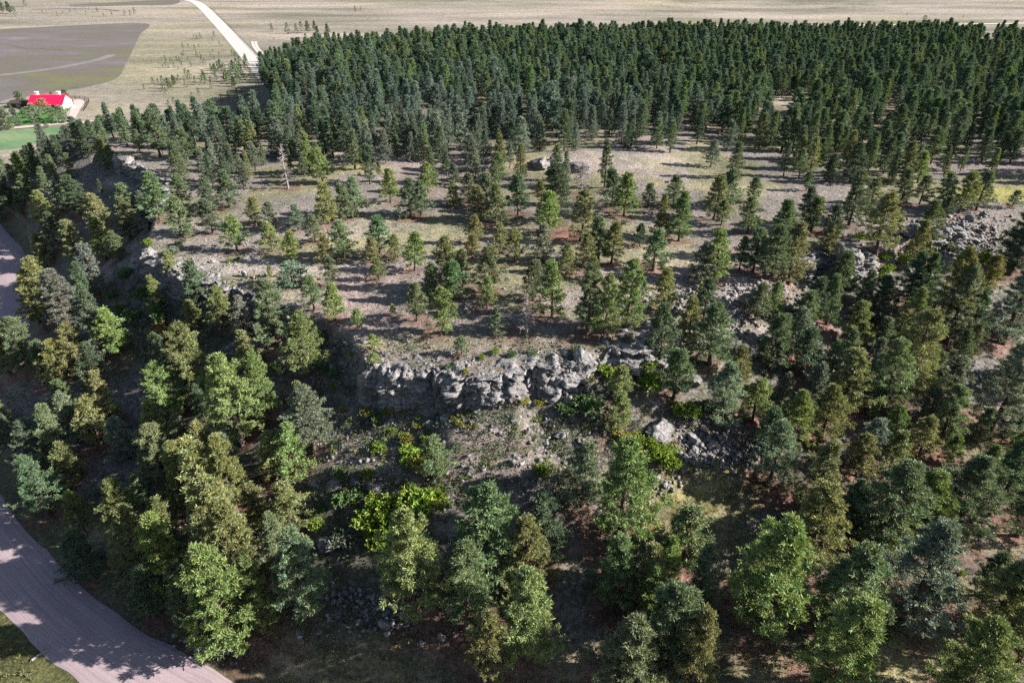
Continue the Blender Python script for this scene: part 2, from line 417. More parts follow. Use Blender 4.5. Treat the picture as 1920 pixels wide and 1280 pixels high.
def hit_ground(px, py):
    """walk each pixel's ray down to the terrain"""
    d = ray(px, py); t = np.full(len(d), 35.0); done = np.zeros(len(d), bool)
    prev = t.copy()
    for _ in range(900):
        st = np.clip(t * 0.008, 0.5, 8.0)
        nt_ = np.where(done, t, t + st)
        X = d * nt_[:, None]
        g = zground(X[:, 0], X[:, 1])
        h = (CAMZ + X[:, 2] < g) & ~done
        prev = np.where(h, t, prev); t = nt_; done |= h
        if done.all(): break
    lo, hi = prev, t
    for _ in range(12):
        m = (lo + hi) / 2; X = d * m[:, None]; b = CAMZ + X[:, 2] < zground(X[:, 0], X[:, 1])
        hi = np.where(b, m, hi); lo = np.where(b, lo, m)
    X = d * hi[:, None]
    return X[:, 0], X[:, 1]

def top_height(y, z, ytop):
    v = (640 - ytop) / FPX
    return CAMZ + y * (v * CP - SP) / (CP + v * SP) - z

# ------------------------------------------------------------------ the ground sheet
def axis(lo, hi, step, far_lo, far_hi, g=1.09):
    a = list(np.arange(lo, hi + 1e-6, step)); s = step
    while a[-1] < far_hi: s = min(s * g, 400); a.append(a[-1] + s)
    s = step; b = []
    v = lo
    while v > far_lo: s = min(s * g, 400); v -= s; b.append(v)
    return np.array(b[::-1] + a)
GX = axis(-118, 118, 0.65, -7000, 7000); GY = axis(38, 190, 0.65, -700, 9000, 1.06)
gx, gy = np.meshgrid(GX, GY)
GZ, GD, GC, GW, GR = zground(gx, gy, True)
def blur(a, n):
    for _ in range(n):
        a = np.pad(a, 2, mode='edge')
        a = (a[:, :-4] + a[:, 1:-3] + a[:, 2:-2] + a[:, 3:-1] + a[:, 4:]) / 5
        a = (a[:-4] + a[1:-3] + a[2:-2] + a[3:-1] + a[4:]) / 5
    return a
wb = sstep(3.5, 13, GD) * sstep(330, 240, gy)
GZ = GZ * (1 - wb) + blur(GZ, 22) * wb
wb2 = wb * sstep(1.2, 0.8, GD / GW)
GZ += wb2 * (0.5 * fbm(p2(gx, gy, 0.13), 3, 41) + 0.14 * fbm(p2(gx, gy, 0.8), 2, 42))
kr = sstep(10.5, 5.2, GR); GZ = GZ * (1 - kr) - 0.12 * kr

def zfast(x, y):
    x = np.asarray(x, float); y = np.asarray(y, float)
    i = np.clip(np.searchsorted(GX, x) - 1, 0, len(GX) - 2); j = np.clip(np.searchsorted(GY, y) - 1, 0, len(GY) - 2)
    u = (x - GX[i]) / (GX[i + 1] - GX[i]); v = (y - GY[j]) / (GY[j + 1] - GY[j])
    return (GZ[j, i] * (1 - u) * (1 - v) + GZ[j, i + 1] * u * (1 - v) + GZ[j + 1, i] * (1 - u) * v + GZ[j + 1, i + 1] * u * v)

def hit(px, py):
    px = np.atleast_1d(np.asarray(px, float)); py = np.atleast_1d(np.asarray(py, float))
    d = ray(px, py); t = np.full(len(d), 35.0); prev = t.copy(); done = np.zeros(len(d), bool)
    for _ in range(1500):
        nt_ = np.where(done, t, t + np.clip(t * 0.006, 0.4, 8.0))
        h = (CAMZ + d[:, 2] * nt_ < zfast(d[:, 0] * nt_, d[:, 1] * nt_)) & ~done
        prev = np.where(done, prev, t); t = nt_; done |= h
        if done.all(): break
    lo, hi = prev, t
    for _ in range(14):
        m = (lo + hi) / 2; b = CAMZ + d[:, 2] * m < zfast(d[:, 0] * m, d[:, 1] * m)
        hi = np.where(b, m, hi); lo = np.where(b, lo, m)
    x, y = d[:, 0] * hi, d[:, 1] * hi
    return x, y, zfast(x, y)

TA = np.array([t[:4] for t in TR]); TT = [t[4] for t in TR]
tx, ty, tz = hit(TA[:, 0], TA[:, 2])
th = top_height(ty, tz, TA[:, 1])
_, _, tdep = project(tx, ty, tz)
tw = TA[:, 3] * tdep / FPX

# further pines of the dense wood behind, scattered over the back of the mesa
FOREST = [(-320, 440), (-160, 400), (0, 344), (60, 320), (110, 290), (150, 274), (215, 254), (330, 250), (430, 244), (505, 228), (560, 210), (508, 182), (490, 152), (500, 124), (540, 106), (600, 88),
          (660, 72), (760, 66), (980, 66), (1160, 58), (1290, 56), (1460, 46), (1700, 52), (1760, 50), (1930, 58), (2260, 60), (2260, 480), (1930, 424), (1640, 470), (1480, 490), (1300, 560), (1180, 600), (700, 610), (560, 560), (400, 480), (320, 300),
          (215, 288), (210, 360), (260, 420), (200, 480), (100, 420), (60, 400), (-320, 500)]
CLEAR = [[(1735, 64), (1930, 70), (2300, 74), (2300, 82), (1930, 78), (1735, 70)], [(1440, 186), (1530, 184), (1540, 198), (1490, 214), (1470, 258), (1445, 254)],
         [(600, 196), (640, 200), (600, 214)], [(740, 76), (830, 78), (830, 88), (740, 90)], [(1110, 288), (1290, 292), (1290, 330), (1100, 322)],
         [(1840, 70), (1870, 80), (1855, 110), (1830, 100)], [(1190, 145), (1260, 150), (1250, 170), (1190, 165)]]
jx, jy = np.meshgrid(np.arange(-330, 480, 5.1), np.arange(150, 520, 5.1))
jx = (jx + rng.uniform(-2.3, 2.3, jx.shape)).ravel(); jy = (jy + rng.uniform(-2.3, 2.3, jy.shape)).ravel()
jz = zfast(jx, jy); qx, qy, qd = project(jx, jy, jz)
keep = in_poly(qx, qy, FOREST)
for c in CLEAR: keep &= ~in_poly(qx, qy, c)
edge = np.interp(qx, [0, 200, 330, 500, 950, 1040, 1150, 1300, 1500, 1700, 1930], [420, 330, 296, 300, 312, 266, 270, 262, 288, 310, 330]) + 14 * vnoise(p2(qx, qy, 0.012), 6)
clump = fbm(p2(jx, jy, 0.05), 3, 61)
dens = np.where(qy < edge, np.clip(0.95 + 0.5 * clump, 0.25, 0.99), np.clip(0.68 * np.exp(-(qy - edge) / 70), np.where(qy > 450, 0.14, np.where(qx > 1250, 0.42, 0.33)), 1) * np.clip(1 + clump, 0.3, 1.7))
dens = np.where((qx > 1650) & (qy < edge), dens * 0.85, dens)
keep &= rng.random(len(jx)) < dens
keep &= (qx > -150) & (qx < 2070)
dmin = np.full(len(jx), 1e9)
for a, b in zip(tx, ty): dmin = np.minimum(dmin, (jx - a) ** 2 + (jy - b) ** 2)
keep &= dmin > 3.2 ** 2
fx, fy, fz, fpx, fpy = jx[keep], jy[keep], jz[keep], qx[keep], qy[keep]
fh = np.clip(rng.normal(8.6, 1.7, len(fx)), 4.0, 12.5) * np.where(fpy < 110, 1.1, 1.0) * np.where(fpy > 300, 0.9, 1.0)
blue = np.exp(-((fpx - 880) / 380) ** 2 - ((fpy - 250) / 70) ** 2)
order = np.argsort(-fpy)
fx, fy, fz, fpx, fpy, fh, blue = [a[order] for a in (fx, fy, fz, fpx, fpy, fh, blue)]
inframe = (fpx > 5) & (fpx < 1915)
n_extra = 0
extra = np.where(inframe)[0][:n_extra]
rest = np.setdiff1d(np.arange(len(fx)), extra)

colscale = 0.86
# ground colours: real soil, litter, grass and stone colours by place
col = np.zeros(gx.shape + (4,))
def setc(w, c, a=None):
    w = np.asarray(w)[..., None]
    col[..., :3] = col[..., :3] * (1 - w) + np.array(c) * w
    if a is not None: col[..., 3] = col[..., 3] * (1 - w[..., 0]) + a * w[..., 0]
nz1 = fbm(p2(gx, gy, 0.06), 3, 31); nz2 = fbm(p2(gx, gy, 0.25), 3, 32); nz3 = fbm(p2(gx, gy, 0.012), 3, 33)
col[..., :3] = (0.255, 0.228, 0.198)
setc(sstep(-0.1, 0.7, nz3) * 0.6, (0.225, 0.213, 0.135))
mesa = sstep(70, 40, GD)
setc(mesa, (0.10, 0.092, 0.075), 0.2)
plat = sstep(3, -1, GD)
setc(plat, (0.22, 0.195, 0.178), 0.55)
setc(plat * sstep(0.0, 0.5, nz1 + 0.25 * nz2) * 0.8, (0.22, 0.21, 0.115), 0.15)
setc(plat * sstep(0.1, 0.6, -nz1) * 0.4, (0.30, 0.22, 0.20), 0.4)
setc(sstep(175, 215, gy) * plat, (0.17, 0.14, 0.10), 0.1)
tal = sstep(-1, 1, GD) * sstep(1.0, 0.55, GD / GW) * sstep(0.3, 1.0, GC)
setc(tal * 0.9, (0.155, 0.145, 0.135), 0.7)
setc(tal * sstep(0.0, 0.6, nz1 + 0.4 * nz2) * 0.7, (0.095, 0.10, 0.055), 0.35)
low = sstep(0.5, 0.85, GD / GW) * mesa
setc(low * sstep(-0.1, 0.5, nz1 + 0.5 * nz2) * 0.75, (0.19, 0.175, 0.10), 0.0)
setc(sstep(9.0, 6.5, GR) * sstep(3.6, 4.5, GR), (0.16, 0.15, 0.09), 0.1)
left_bank = (gx < -30) & (gy < 75) & (GR < 40) & (gx < np.interp(gy, ROAD[::-1][:, 1][np.argsort(ROAD[::-1][:, 1])], ROAD[::-1][:, 0][np.argsort(ROAD[::-1][:, 1])]) - 2)
setc(left_bank * 0.85, (0.13, 0.135, 0.055), 0.0)
PATCH = [(1320, 905, 9, 5, (0.30, 0.28, 0.09), .9), (1280, 985, 8, 4, (0.27, 0.24, 0.10), .8), (1230, 985, 6, 3, (0.30, 0.27, 0.08), .9), (1350, 1010, 8, 3, (0.25, 0.22, 0.13), .7),
         (1690, 1240, 10, 6, (0.36, 0.33, 0.17), 1), (1875, 1010, 5, 3, (0.36, 0.33, 0.22), 1), (1810, 830, 6, 3, (0.38, 0.34, 0.17), 1), (1380, 1240, 10, 3, (0.27, 0.25, 0.13), .9),
         (1040, 1250, 8, 2.5, (0.24, 0.21, 0.12), .8), (820, 1250, 14, 3, (0.22, 0.19, 0.12), .8), (520, 1255, 8, 3, (0.28, 0.22, 0.15), 1), (640, 1270, 10, 2, (0.24, 0.22, 0.12), .8),
         (1080, 1065, 6, 2, (0.30, 0.26, 0.19), .9), (1120, 1000, 5, 2, (0.30, 0.22, 0.19), .8), (1340, 1120, 7, 3, (0.25, 0.13, 0.10), .9), (1500, 1130, 8, 4, (0.22, 0.12, 0.09), .7),
         (1640, 1120, 5, 4, (0.27, 0.15, 0.12), .8), (1640, 1010, 7, 4, (0.20, 0.10, 0.08), .7), (1790, 960, 6, 2, (0.28, 0.18, 0.15), .7), (1900, 750, 5, 4, (0.34, 0.28, 0.25), .8),
         (745, 425, 16, 7, (0.33, 0.31, 0.20), .9), (660, 450, 8, 5, (0.33, 0.315, 0.19), .8), (860, 410, 16, 4, (0.29, 0.27, 0.16), .8), (1250, 470, 8, 8, (0.33, 0.31, 0.19), .8),
         (790, 640, 10, 2.5, (0.34, 0.31, 0.17), .9), (900, 640, 16, 3, (0.30, 0.27, 0.19), .6), (1890, 362, 14, 5, (0.36, 0.34, 0.08), 1), (1560, 184, 14, 8, (0.38, 0.34, 0.14), .9),
         (600, 318, 16, 4, (0.33, 0.32, 0.12), .8), (1460, 190, 12, 12, (0.40, 0.36, 0.27), .8), (430, 430, 30, 6, (0.36, 0.325, 0.30), .7), (400, 500, 22, 4, (0.42, 0.38, 0.36), .9),
         (330, 440, 14, 6, (0.34, 0.30, 0.27), .7), (360, 305, 26, 5, (0.42, 0.38, 0.36), .9), (1180, 300, 14, 6, (0.33, 0.30, 0.24), .7), (1060, 440, 4, 4, (0.33, 0.14, 0.12), .9),
         (1070, 560, 8, 4, (0.34, 0.29, 0.27), .8), (820, 830, 20, 5, (0.27, 0.24, 0.21), .7), (900, 860, 14, 4, (0.30, 0.25, 0.22), .8), (690, 860, 8, 3, (0.30, 0.265, 0.24), .7),
         (320, 620, 14, 6, (0.11, 0.125, 0.05), .8), (280, 540, 10, 8, (0.10, 0.11, 0.05), .7), (1650, 880, 30, 14, (0.15, 0.10, 0.08), .5), (1480, 80, 30, 10, (0.12, 0.10, 0.08), .5),
         (1820, 76, 60, 14, (0.48, 0.43, 0.32), 1), (1570, 640, 5, 3, (0.30, 0.16, 0.14), .7), (1480, 560, 14, 5, (0.36, 0.33, 0.31), .8), (1350, 570, 16, 5, (0.40, 0.37, 0.35), .9)]
pxs, pys, _ = hit([p[0] for p in PATCH], [p[1] for p in PATCH])
for (a, b, rx, ry, c, s), wx, wy in zip(PATCH, pxs, pys):
    r = np.sqrt(((gx - wx) / rx) ** 2 + ((gy - wy) / ry) ** 2) + 0.35 * nz2
    setc(sstep(1.2, 0.7, r) * s * 0.9, tuple(0.8 * v for v in c), 0.25 if c[0] < 0.4 else 0.55)
def near_window(x, y, r):
    return slice(*np.searchsorted(GY, (y - r, y + r))), slice(*np.searchsorted(GX, (x - r, x + r)))
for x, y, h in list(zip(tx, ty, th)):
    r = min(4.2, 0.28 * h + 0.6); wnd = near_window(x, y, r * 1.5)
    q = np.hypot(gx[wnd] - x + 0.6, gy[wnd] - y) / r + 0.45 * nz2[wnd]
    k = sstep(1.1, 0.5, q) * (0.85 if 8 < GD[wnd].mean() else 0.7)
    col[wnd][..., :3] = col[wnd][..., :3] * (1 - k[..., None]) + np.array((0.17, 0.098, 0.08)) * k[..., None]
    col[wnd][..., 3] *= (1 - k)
col[..., :3] *= colscale
ny, nx = gx.shape
idx = np.arange(ny * nx).reshape(ny, nx)
F = np.stack([idx[:-1, :-1], idx[:-1, 1:], idx[1:, 1:], idx[1:, :-1]], -1).reshape(-1, 4)
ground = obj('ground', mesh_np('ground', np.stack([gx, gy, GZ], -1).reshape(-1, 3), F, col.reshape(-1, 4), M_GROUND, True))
tag(ground, 'rocky wooded mesa rising from a pale grassy plain', kind='structure')

def col_at(x, y):
    i = np.clip(np.searchsorted(GX, x), 0, len(GX) - 1); j = np.clip(np.searchsorted(GY, y), 0, len(GY) - 1)
    return col[j, i]

# ------------------------------------------------------------------ roads, tracks and fields
def ribbon(name, line, half, z, material, label, berm=0.0, drape=None, nx_=9, taper=None):
    line = np.asarray(line, float); t = np.gradient(line, axis=0); t /= np.linalg.norm(t, axis=1)[:, None]
    nrm = np.stack([-t[:, 1], t[:, 0]], -1); L = np.concatenate([[0], np.cumsum(np.linalg.norm(np.diff(line, axis=0), axis=1))])
    V, T = [], []
    for k in range(nx_):
        u = -1 + 2 * k / (nx_ - 1)
        wob = 0.35 * vnoise(p2(L, L * 0 + (3 if u > 0 else 9), 0.3), 8) * abs(u) ** 6 if berm else 0 * L
        P = line + nrm * (half * u + np.sign(u) * wob)[:, None] if berm else line + nrm * (half * u)
        zz = np.full(len(line), z) + (berm * np.exp(-((abs(u) - 0.86) / 0.08) ** 2) + 0.05 * (1 - u * u) if berm else 0)
        if abs(u) == 1 and berm: zz = zz - 0.12
        if drape: zz = zz + zfast(P[:, 0], P[:, 1])
        V.append(np.column_stack([P, zz])); T.append(np.column_stack([np.full(len(L), (u + 1) / 2), L * 0.05, L * 0]))
    n = len(line); V = np.concatenate(V); T = np.concatenate(T)
    i = np.arange(n * nx_).reshape(nx_, n)
    F = np.stack([i[:-1, :-1], i[:-1, 1:], i[1:, 1:], i[1:, :-1]], -1).reshape(-1, 4)[:, ::-1]
    o = obj(name, mesh_np(name, V, F, T, material, True)); tag(o, label, kind='structure'); return o
ribbon('dirt_road', ROAD, ROADW, 0.03, M_ROAD, 'pinkish gravel road curving round the foot of the mesa', 0.10)
pl = lambda pts, z=0.0: [tuple(float(v) for v in at_z(a, b, z)) for a, b in pts]
ribbon('gravel_road', spline(pl([(250, -6), (330, -2), (362, 3), (380, 14), (414, 48), (454, 92), (487, 130), (512, 158)]), 4), 5.2, 0.10, M_WROAD,
       'straight white gravel road crossing the plain to the wood')
M_PATH = simple('pale dirt track', (0.42, 0.37, 0.34), 0.9, 0.15, 0.2)
M_PINK = simple('pink gravel drive', (0.42, 0.31, 0.29), 0.9, 0.15, 0.2)
ribbon('farm_track', spline(pl([(-60, 250), (0, 242), (60, 237), (125, 231), (180, 228)]), 4), 1.9, 0.09, M_PINK, 'pinkish farm track below the red roofed house')
ribbon('driveway', spline(pl([(124, 232), (136, 212), (146, 200), (148, 192), (140, 188)]), 3), 2.4, 0.10, M_PINK, 'pink gravel drive looping beside the house')
ribbon('access_track', spline(pl([(-60, 201), (0, 197), (40, 195), (60, 196)]), 4), 1.6, 0.08, M_PATH, 'pale track running left from the house')
for off in (-1, 1):
    ribbon('wheel_track', spline(pl([(476 + off * 3, 78), (478 + off * 3, 86), (484 + off * 3, 95), (492 + off * 3.5, 103)]), 4), 0.9, 0.08, M_PATH,
           'white wheel rut beside the gravel road, ' + ('left' if off < 0 else 'right') + ' one of a pair')
ribbon('far_track', spline([(150, 640), (300, 645), (450, 660), (700, 700)], 6), 3.0, 0.25, M_PATH, 'pale track crossing the prairie behind the wood', drape=True)

def sheet(name, pts, z, material, label, drape=False):
    P = np.array(pl(pts)); c = P.mean(0); rings = 8; V, F = [(c[0], c[1], z)], []
    B = spline(np.vstack([P, P[:1]]), 6)[:-1]; n = len(B)
    for r in range(1, rings + 1):
        for b in B:
            q = c + (b - c) * r / rings; V.append((q[0], q[1], z))
    for k in range(n): F.append([0, 1 + k, 1 + (k + 1) % n])
    for r in range(rings - 1):
        for k in range(n):
            a = 1 + r * n + k; b = 1 + r * n + (k + 1) % n; F.append([a, a + n, b + n, b])
    o = obj(name, mesh_py(name, V, F, material)); return tag(o, label, kind='structure')

def field_mat(name, stops, sx, sy):
    m, nt, b = mat(name); tc = N(nt, 'ShaderNodeTexCoord')
    mp = N(nt, 'ShaderNodeMapping'); mp.inputs['Scale'].default_value = (sx, sy, 1); mp.inputs['Rotation'].default_value = (0, 0, 0.5)
    nt.links.new(tc.outputs['Object'], mp.inputs[0]); n = noise(nt, 1.0, 8, 0.62, mp.outputs[0])
    r = ramp(nt, n.outputs['Fac'], stops); f = noise(nt, 0.5, 4, 0.7, tc.outputs['Object'])
    c = mix(nt, r.outputs[0], ramp(nt, f.outputs['Fac'], [(0.3, 0.8), (0.7, 1.2)]).outputs[0], 1, 'MULTIPLY')
    nt.links.new(c, b.inputs['Base Color']); return m
M_FIELD = field_mat('mown olive field', [(0.3, (0.115, 0.115, 0.045)), (0.46, (0.098, 0.088, 0.072)), (0.56, (0.112, 0.098, 0.095)), (0.70, (0.17, 0.15, 0.142))], 0.012, 0.02)
M_LAWN = field_mat('watered lawn', [(0.3, (0.03, 0.10, 0.02)), (0.7, (0.07, 0.19, 0.035))], 0.06, 0.06)
M_PAST = field_mat('green pasture', [(0.3, (0.055, 0.13, 0.06)), (0.6, (0.13, 0.18, 0.09)), (0.75, (0.2, 0.2, 0.12))], 0.03, 0.06)
sheet('mown_field', [(-120, 60), (0, 55), (120, 49), (272, 44), (262, 66), (250, 92), (236, 120), (220, 146), (170, 162), (110, 172), (40, 182), (-120, 190)], 0.05, M_FIELD, 'big dark olive mown field on the plain at upper left')
sheet('far_field', [(130, 9), (230, 4), (330, 0), (322, 9), (230, 11), (140, 13)], 0.05, M_FIELD, 'thin dark field strip at the top left')
sheet('lawn', [(40, 206), (120, 202), (134, 206), (124, 226), (100, 233), (30, 234), (10, 226)], 0.06, M_LAWN, 'bright green lawn in front of the house')
sheet('lawn_strip', [(134, 199), (141, 197), (138, 212), (130, 222), (128, 214)], 0.07, M_LAWN, 'narrow green lawn strip beside the drive')
sheet('pasture', [(-120, 252), (0, 246), (60, 241), (120, 238), (100, 254), (45, 276), (0, 282), (-120, 290)], 0.06, M_PAST, 'green pasture at the left edge')
M_DITCH = simple('dark ditch soil', (0.09, 0.08, 0.065), 0.95, 0.3, 0.3)
ribbon('ditch', spline(pl([(-40, 84), (8, 85), (30, 87), (50, 92), (75, 92), (112, 94), (120, 96)]), 4), 0.9, 0.09, M_DITCH, 'thin dark ditch winding through the mown field')
ribbon('creek_bank', spline(pl([(60, 18), (120, 17), (190, 18), (224, 21)]), 5), 2.2, 0.09, M_DITCH, 'dark creek bank line at the top left')
ribbon('field_path', spline(pl([(-40, 146), (30, 138), (80, 132), (140, 122), (185, 112), (212, 103)]), 5), 3.2, 0.09, simple('worn pale grass', (0.155, 0.138, 0.132), 0.9, 0.25, 0.15), 'pale worn strip curving across the mown field')

# ------------------------------------------------------------------ rock ledges along the rim
def ledge(name, i0, i1, label, hmul=1.0, depth=4.0, seed=0, ext=2.0, lift=0.35):
    pts = np.array([(p[0], p[1]) for p in PV[i0:i1 + 1]]); cc = np.array([p[2] for p in PV[i0:i1 + 1]])
    line = spline(pts, 0.19); n = len(line)
    L = np.concatenate([[0], np.cumsum(np.linalg.norm(np.diff(line, axis=0), axis=1))])
    seg = np.concatenate([[0], np.cumsum(np.linalg.norm(np.diff(pts, axis=0), axis=1))]); seg *= L[-1] / seg[-1]
    c = np.interp(L, seg, cc) * hmul
    t = np.gradient(line, axis=0); k = 9
    t = np.stack([np.convolve(np.pad(t[:, j], k, mode='edge'), np.ones(2 * k + 1) / (2 * k + 1), 'valid') for j in (0, 1)], -1)
    t /= np.linalg.norm(t, axis=1)[:, None]
    nrm = np.stack([t[:, 1], -t[:, 0]], -1)          # outward, away from the mesa
    end = np.minimum(sstep(0, ext, L), sstep(0, ext, L[-1] - L))
    zt = zplat(line[:, 0], line[:, 1]) + lift
    # buttresses and joints along the face
    cell = np.cumsum(rng.uniform(2.4, 6.5, 200)); b = np.searchsorted(cell, L); bo = rng.uniform(-1.2, 1.2, 202)[b]; bt = rng.uniform(-0.5, 0.4, 202)[b]
    bo = np.convolve(np.pad(bo, 4, mode='edge'), np.ones(9) / 9, 'valid')
    cell2 = np.cumsum(rng.uniform(0.7, 2.2, 400)); b2 = np.searchsorted(cell2, L)
    edge = np.minimum(np.abs(L - cell[b]), np.abs(L - np.where(b > 0, cell[b - 1], -9)))
    notch = np.exp(-(edge / 0.3) ** 2)
    nt_, nf = 30, 54; rows = []
    for j in range(nt_ + nf):
        if j < nt_:
            u = j / (nt_ - 1); off = -depth * (1 - u); face = sstep(0.75, 1.0, u)
            base = line + nrm * off
            zg = zfast(base[:, 0], base[:, 1])
            z = zt * u + (zg - 0.25) * (1 - u) if u < 1 else zt.copy()
            z = np.minimum(z, zt) ; z = np.where(end < 0.98, z - (1 - end) * 1.4, z)
        else:
            u = (j - nt_ + 1) / nf; face = 1.0
            z = zt - (c + 1.3) * u - (1 - end) * 1.4
            off = 0.15 + 0.9 * u ** 1.4
        P3 = np.column_stack([line[:, 0] * 1.0 + nrm[:, 0] * off, line[:, 1] + nrm[:, 1] * off, z])
        q = P3 * 0.5
        lz = z / 0.85 + 0.7 * vnoise(p2(L, L * 0, 0.13), 3) + 0.25 * vnoise(p2(L, L * 0, 0.7), 4)
        lay = hash3(np.floor(lz).astype(int), b * 3, b * 0, 5 + seed); lay2 = hash3(np.floor(lz * 2.1).astype(int), b2, b * 0, 8 + seed)
        dsp = face * (0.8 * bo * (0.6 + 0.5 * vnoise(P3 * 0.3, 7)) - 0.55 * notch + 0.95 * (lay - 0.5) + 0.55 * (lay2 - 0.5)) \
            + face * (0.35 * fbm(q, 3, 50 + seed) + 1.0 * chunks(P3 * np.array([1, 1, 2.4]), 0.42, 55, 0.5) + 0.42 * chunks(P3 * np.array([1, 1, 2.2]), 1.0, 56, 0.6) + 0.10 * chunks(P3, 2.6, 59, 0.5))
        bl = 0.5 + 1.1 * chunks(P3, 0.5, 57, 0.5) + 0.4 * chunks(P3, 1.6, 58, 0.5)
        up = (1 - face * 0.5) * (0.40 * fbm(P3 * 0.7, 3, 70 + seed) + 0.30 * (bl - 0.5) + bt * 0.6 * face - 0.3 * notch * (0.3 + face)) * (1 if j < nt_ + 5 else 0)
        tilt = np.clip((j - nt_ - nf + 6) / 6, 0, 1)
        P3[:, 0] += nrm[:, 0] * dsp * end; P3[:, 1] += nrm[:, 1] * dsp * end; P3[:, 2] += up * end
        rows.append(P3)
    V = np.concatenate(rows); i = np.arange(len(V)).reshape(nt_ + nf, n)
    F = np.stack([i[:-1, :-1], i[1:, :-1], i[1:, 1:], i[:-1, 1:]], -1).reshape(-1, 4)
    return obj(name, mesh_np(name, V, F, None, M_ROCK, False))
def thing_at_origin(o, label, cat, group=None):
    return tag(o, label, cat, group)
thing_at_origin(ledge('cliff_ledge', 9, 16, '', 1.12, 6.0, 1), 'long pale grey limestone ledge across the middle of the mesa front', 'cliff', 'rock ledges along the mesa rim')
thing_at_origin(ledge('cliff_ledge', 17, 19, '', 1.0, 9.0, 2, lift=0.5), 'sloping pale rock shelf right of the main ledge with an undercut', 'cliff', 'rock ledges along the mesa rim')
thing_at_origin(ledge('cliff_ledge', 4, 7, '', 1.0, 5.5, 3), 'broken pale ledge on the left shoulder of the mesa', 'cliff', 'rock ledges along the mesa rim')
thing_at_origin(ledge('cliff_ledge', 1, 3, '', 1.0, 4.0, 4), 'shadowed cliff at the far left rim beneath pines', 'cliff', 'rock ledges along the mesa rim')
thing_at_origin(ledge('cliff_ledge', 22, 25, '', 1.0, 5.0, 5), 'bright white rock face on the right rim', 'cliff', 'rock ledges along the mesa rim')
thing_at_origin(ledge('cliff_ledge', 26, 27, '', 1.0, 4.0, 6), 'low pale ledge near the right edge behind tall pines', 'cliff', 'rock ledges along the mesa rim')

# ------------------------------------------------------------------ boulders
import bmesh
def ico(sub):
    bm = bmesh.new(); bmesh.ops.create_icosphere(bm, subdivisions=sub, radius=1.0)
    V = np.array([v.co[:] for v in bm.verts]); F = np.array([[v.index for v in f.verts] for f in bm.faces]); bm.free(); return V, F
ICO = {s: ico(s) for s in (1, 2, 3, 4, 5)}
def rock(sub, seed, squash=0.7, planes=16, rough=0.06):
    r = np.random.default_rng(seed); V, F = ICO[sub]; V = V.copy()
    V = V * np.array([1, r.uniform(0.65, 0.95), squash])
    for _ in range(planes):
        n = r.normal(size=3); n /= np.linalg.norm(n); d = r.uniform(0.40, 0.70) * np.linalg.norm(n * np.array([1, .8, squash]))
        e = V @ n - d; V = V - np.outer(np.clip(e, 0, None) * 1.0, n)
    nn = V / np.linalg.norm(V, axis=1)[:, None]
    V = V + nn * (rough * fbm(V * 2.2 + seed, 4 if sub > 3 else 2, seed) + (rough * 0.6 * (0.5 - np.abs(vnoise(V * 3.5 + seed, seed + 3))) if sub > 3 else 0))[:, None]
    if sub > 3: V = V + nn * (0.10 * chunks(V, 2.6, seed) + 0.05 * chunks(V, 6.0, seed + 5))[:, None]
    V[:, :2] -= (V[:, :2].max(0) + V[:, :2].min(0)) / 2; V /= (V[:, 0].max() - V[:, 0].min())
    V[:, 2] -= V[:, 2].min(); return V, F
BIGROCK = []
ROCKS = [mesh_np('boulder_shape', *rock(3, 100 + i, [.55, .8, .65, .9, .5][i % 5]), None, M_ROCK) for i in range(10)]

ORD = ['first', 'second', 'third', 'fourth', 'fifth', 'sixth', 'seventh', 'eighth', 'ninth', 'tenth', 'eleventh', 'twelfth', 'thirteenth', 'fourteenth', 'fifteenth',
       'sixteenth', 'seventeenth', 'eighteenth', 'nineteenth', 'twentieth']
def rank_labels(items, what, per=7):
    """items: dicts with px, py, zone, look, o -> a label telling each by row and place in its zone"""
    zones = {}
    for it in items: zones.setdefault(it['zone'], []).append(it)
    for z, l in zones.items():
        l.sort(key=lambda a: -a['py']); rows = [l[i:i + per] for i in range(0, len(l), per)]
        for r, row in enumerate(rows):
            row.sort(key=lambda a: a['px'])
            for k, it in enumerate(row):
                rw = '' if len(rows) == 1 else (', front row' if r == 0 else ', back row' if r == len(rows) - 1 else ', %s row' % ORD[r])
                it['o']['label'] = '%s %s, %s from left%s %s' % (it['look'], what, ORD[k], rw, z)

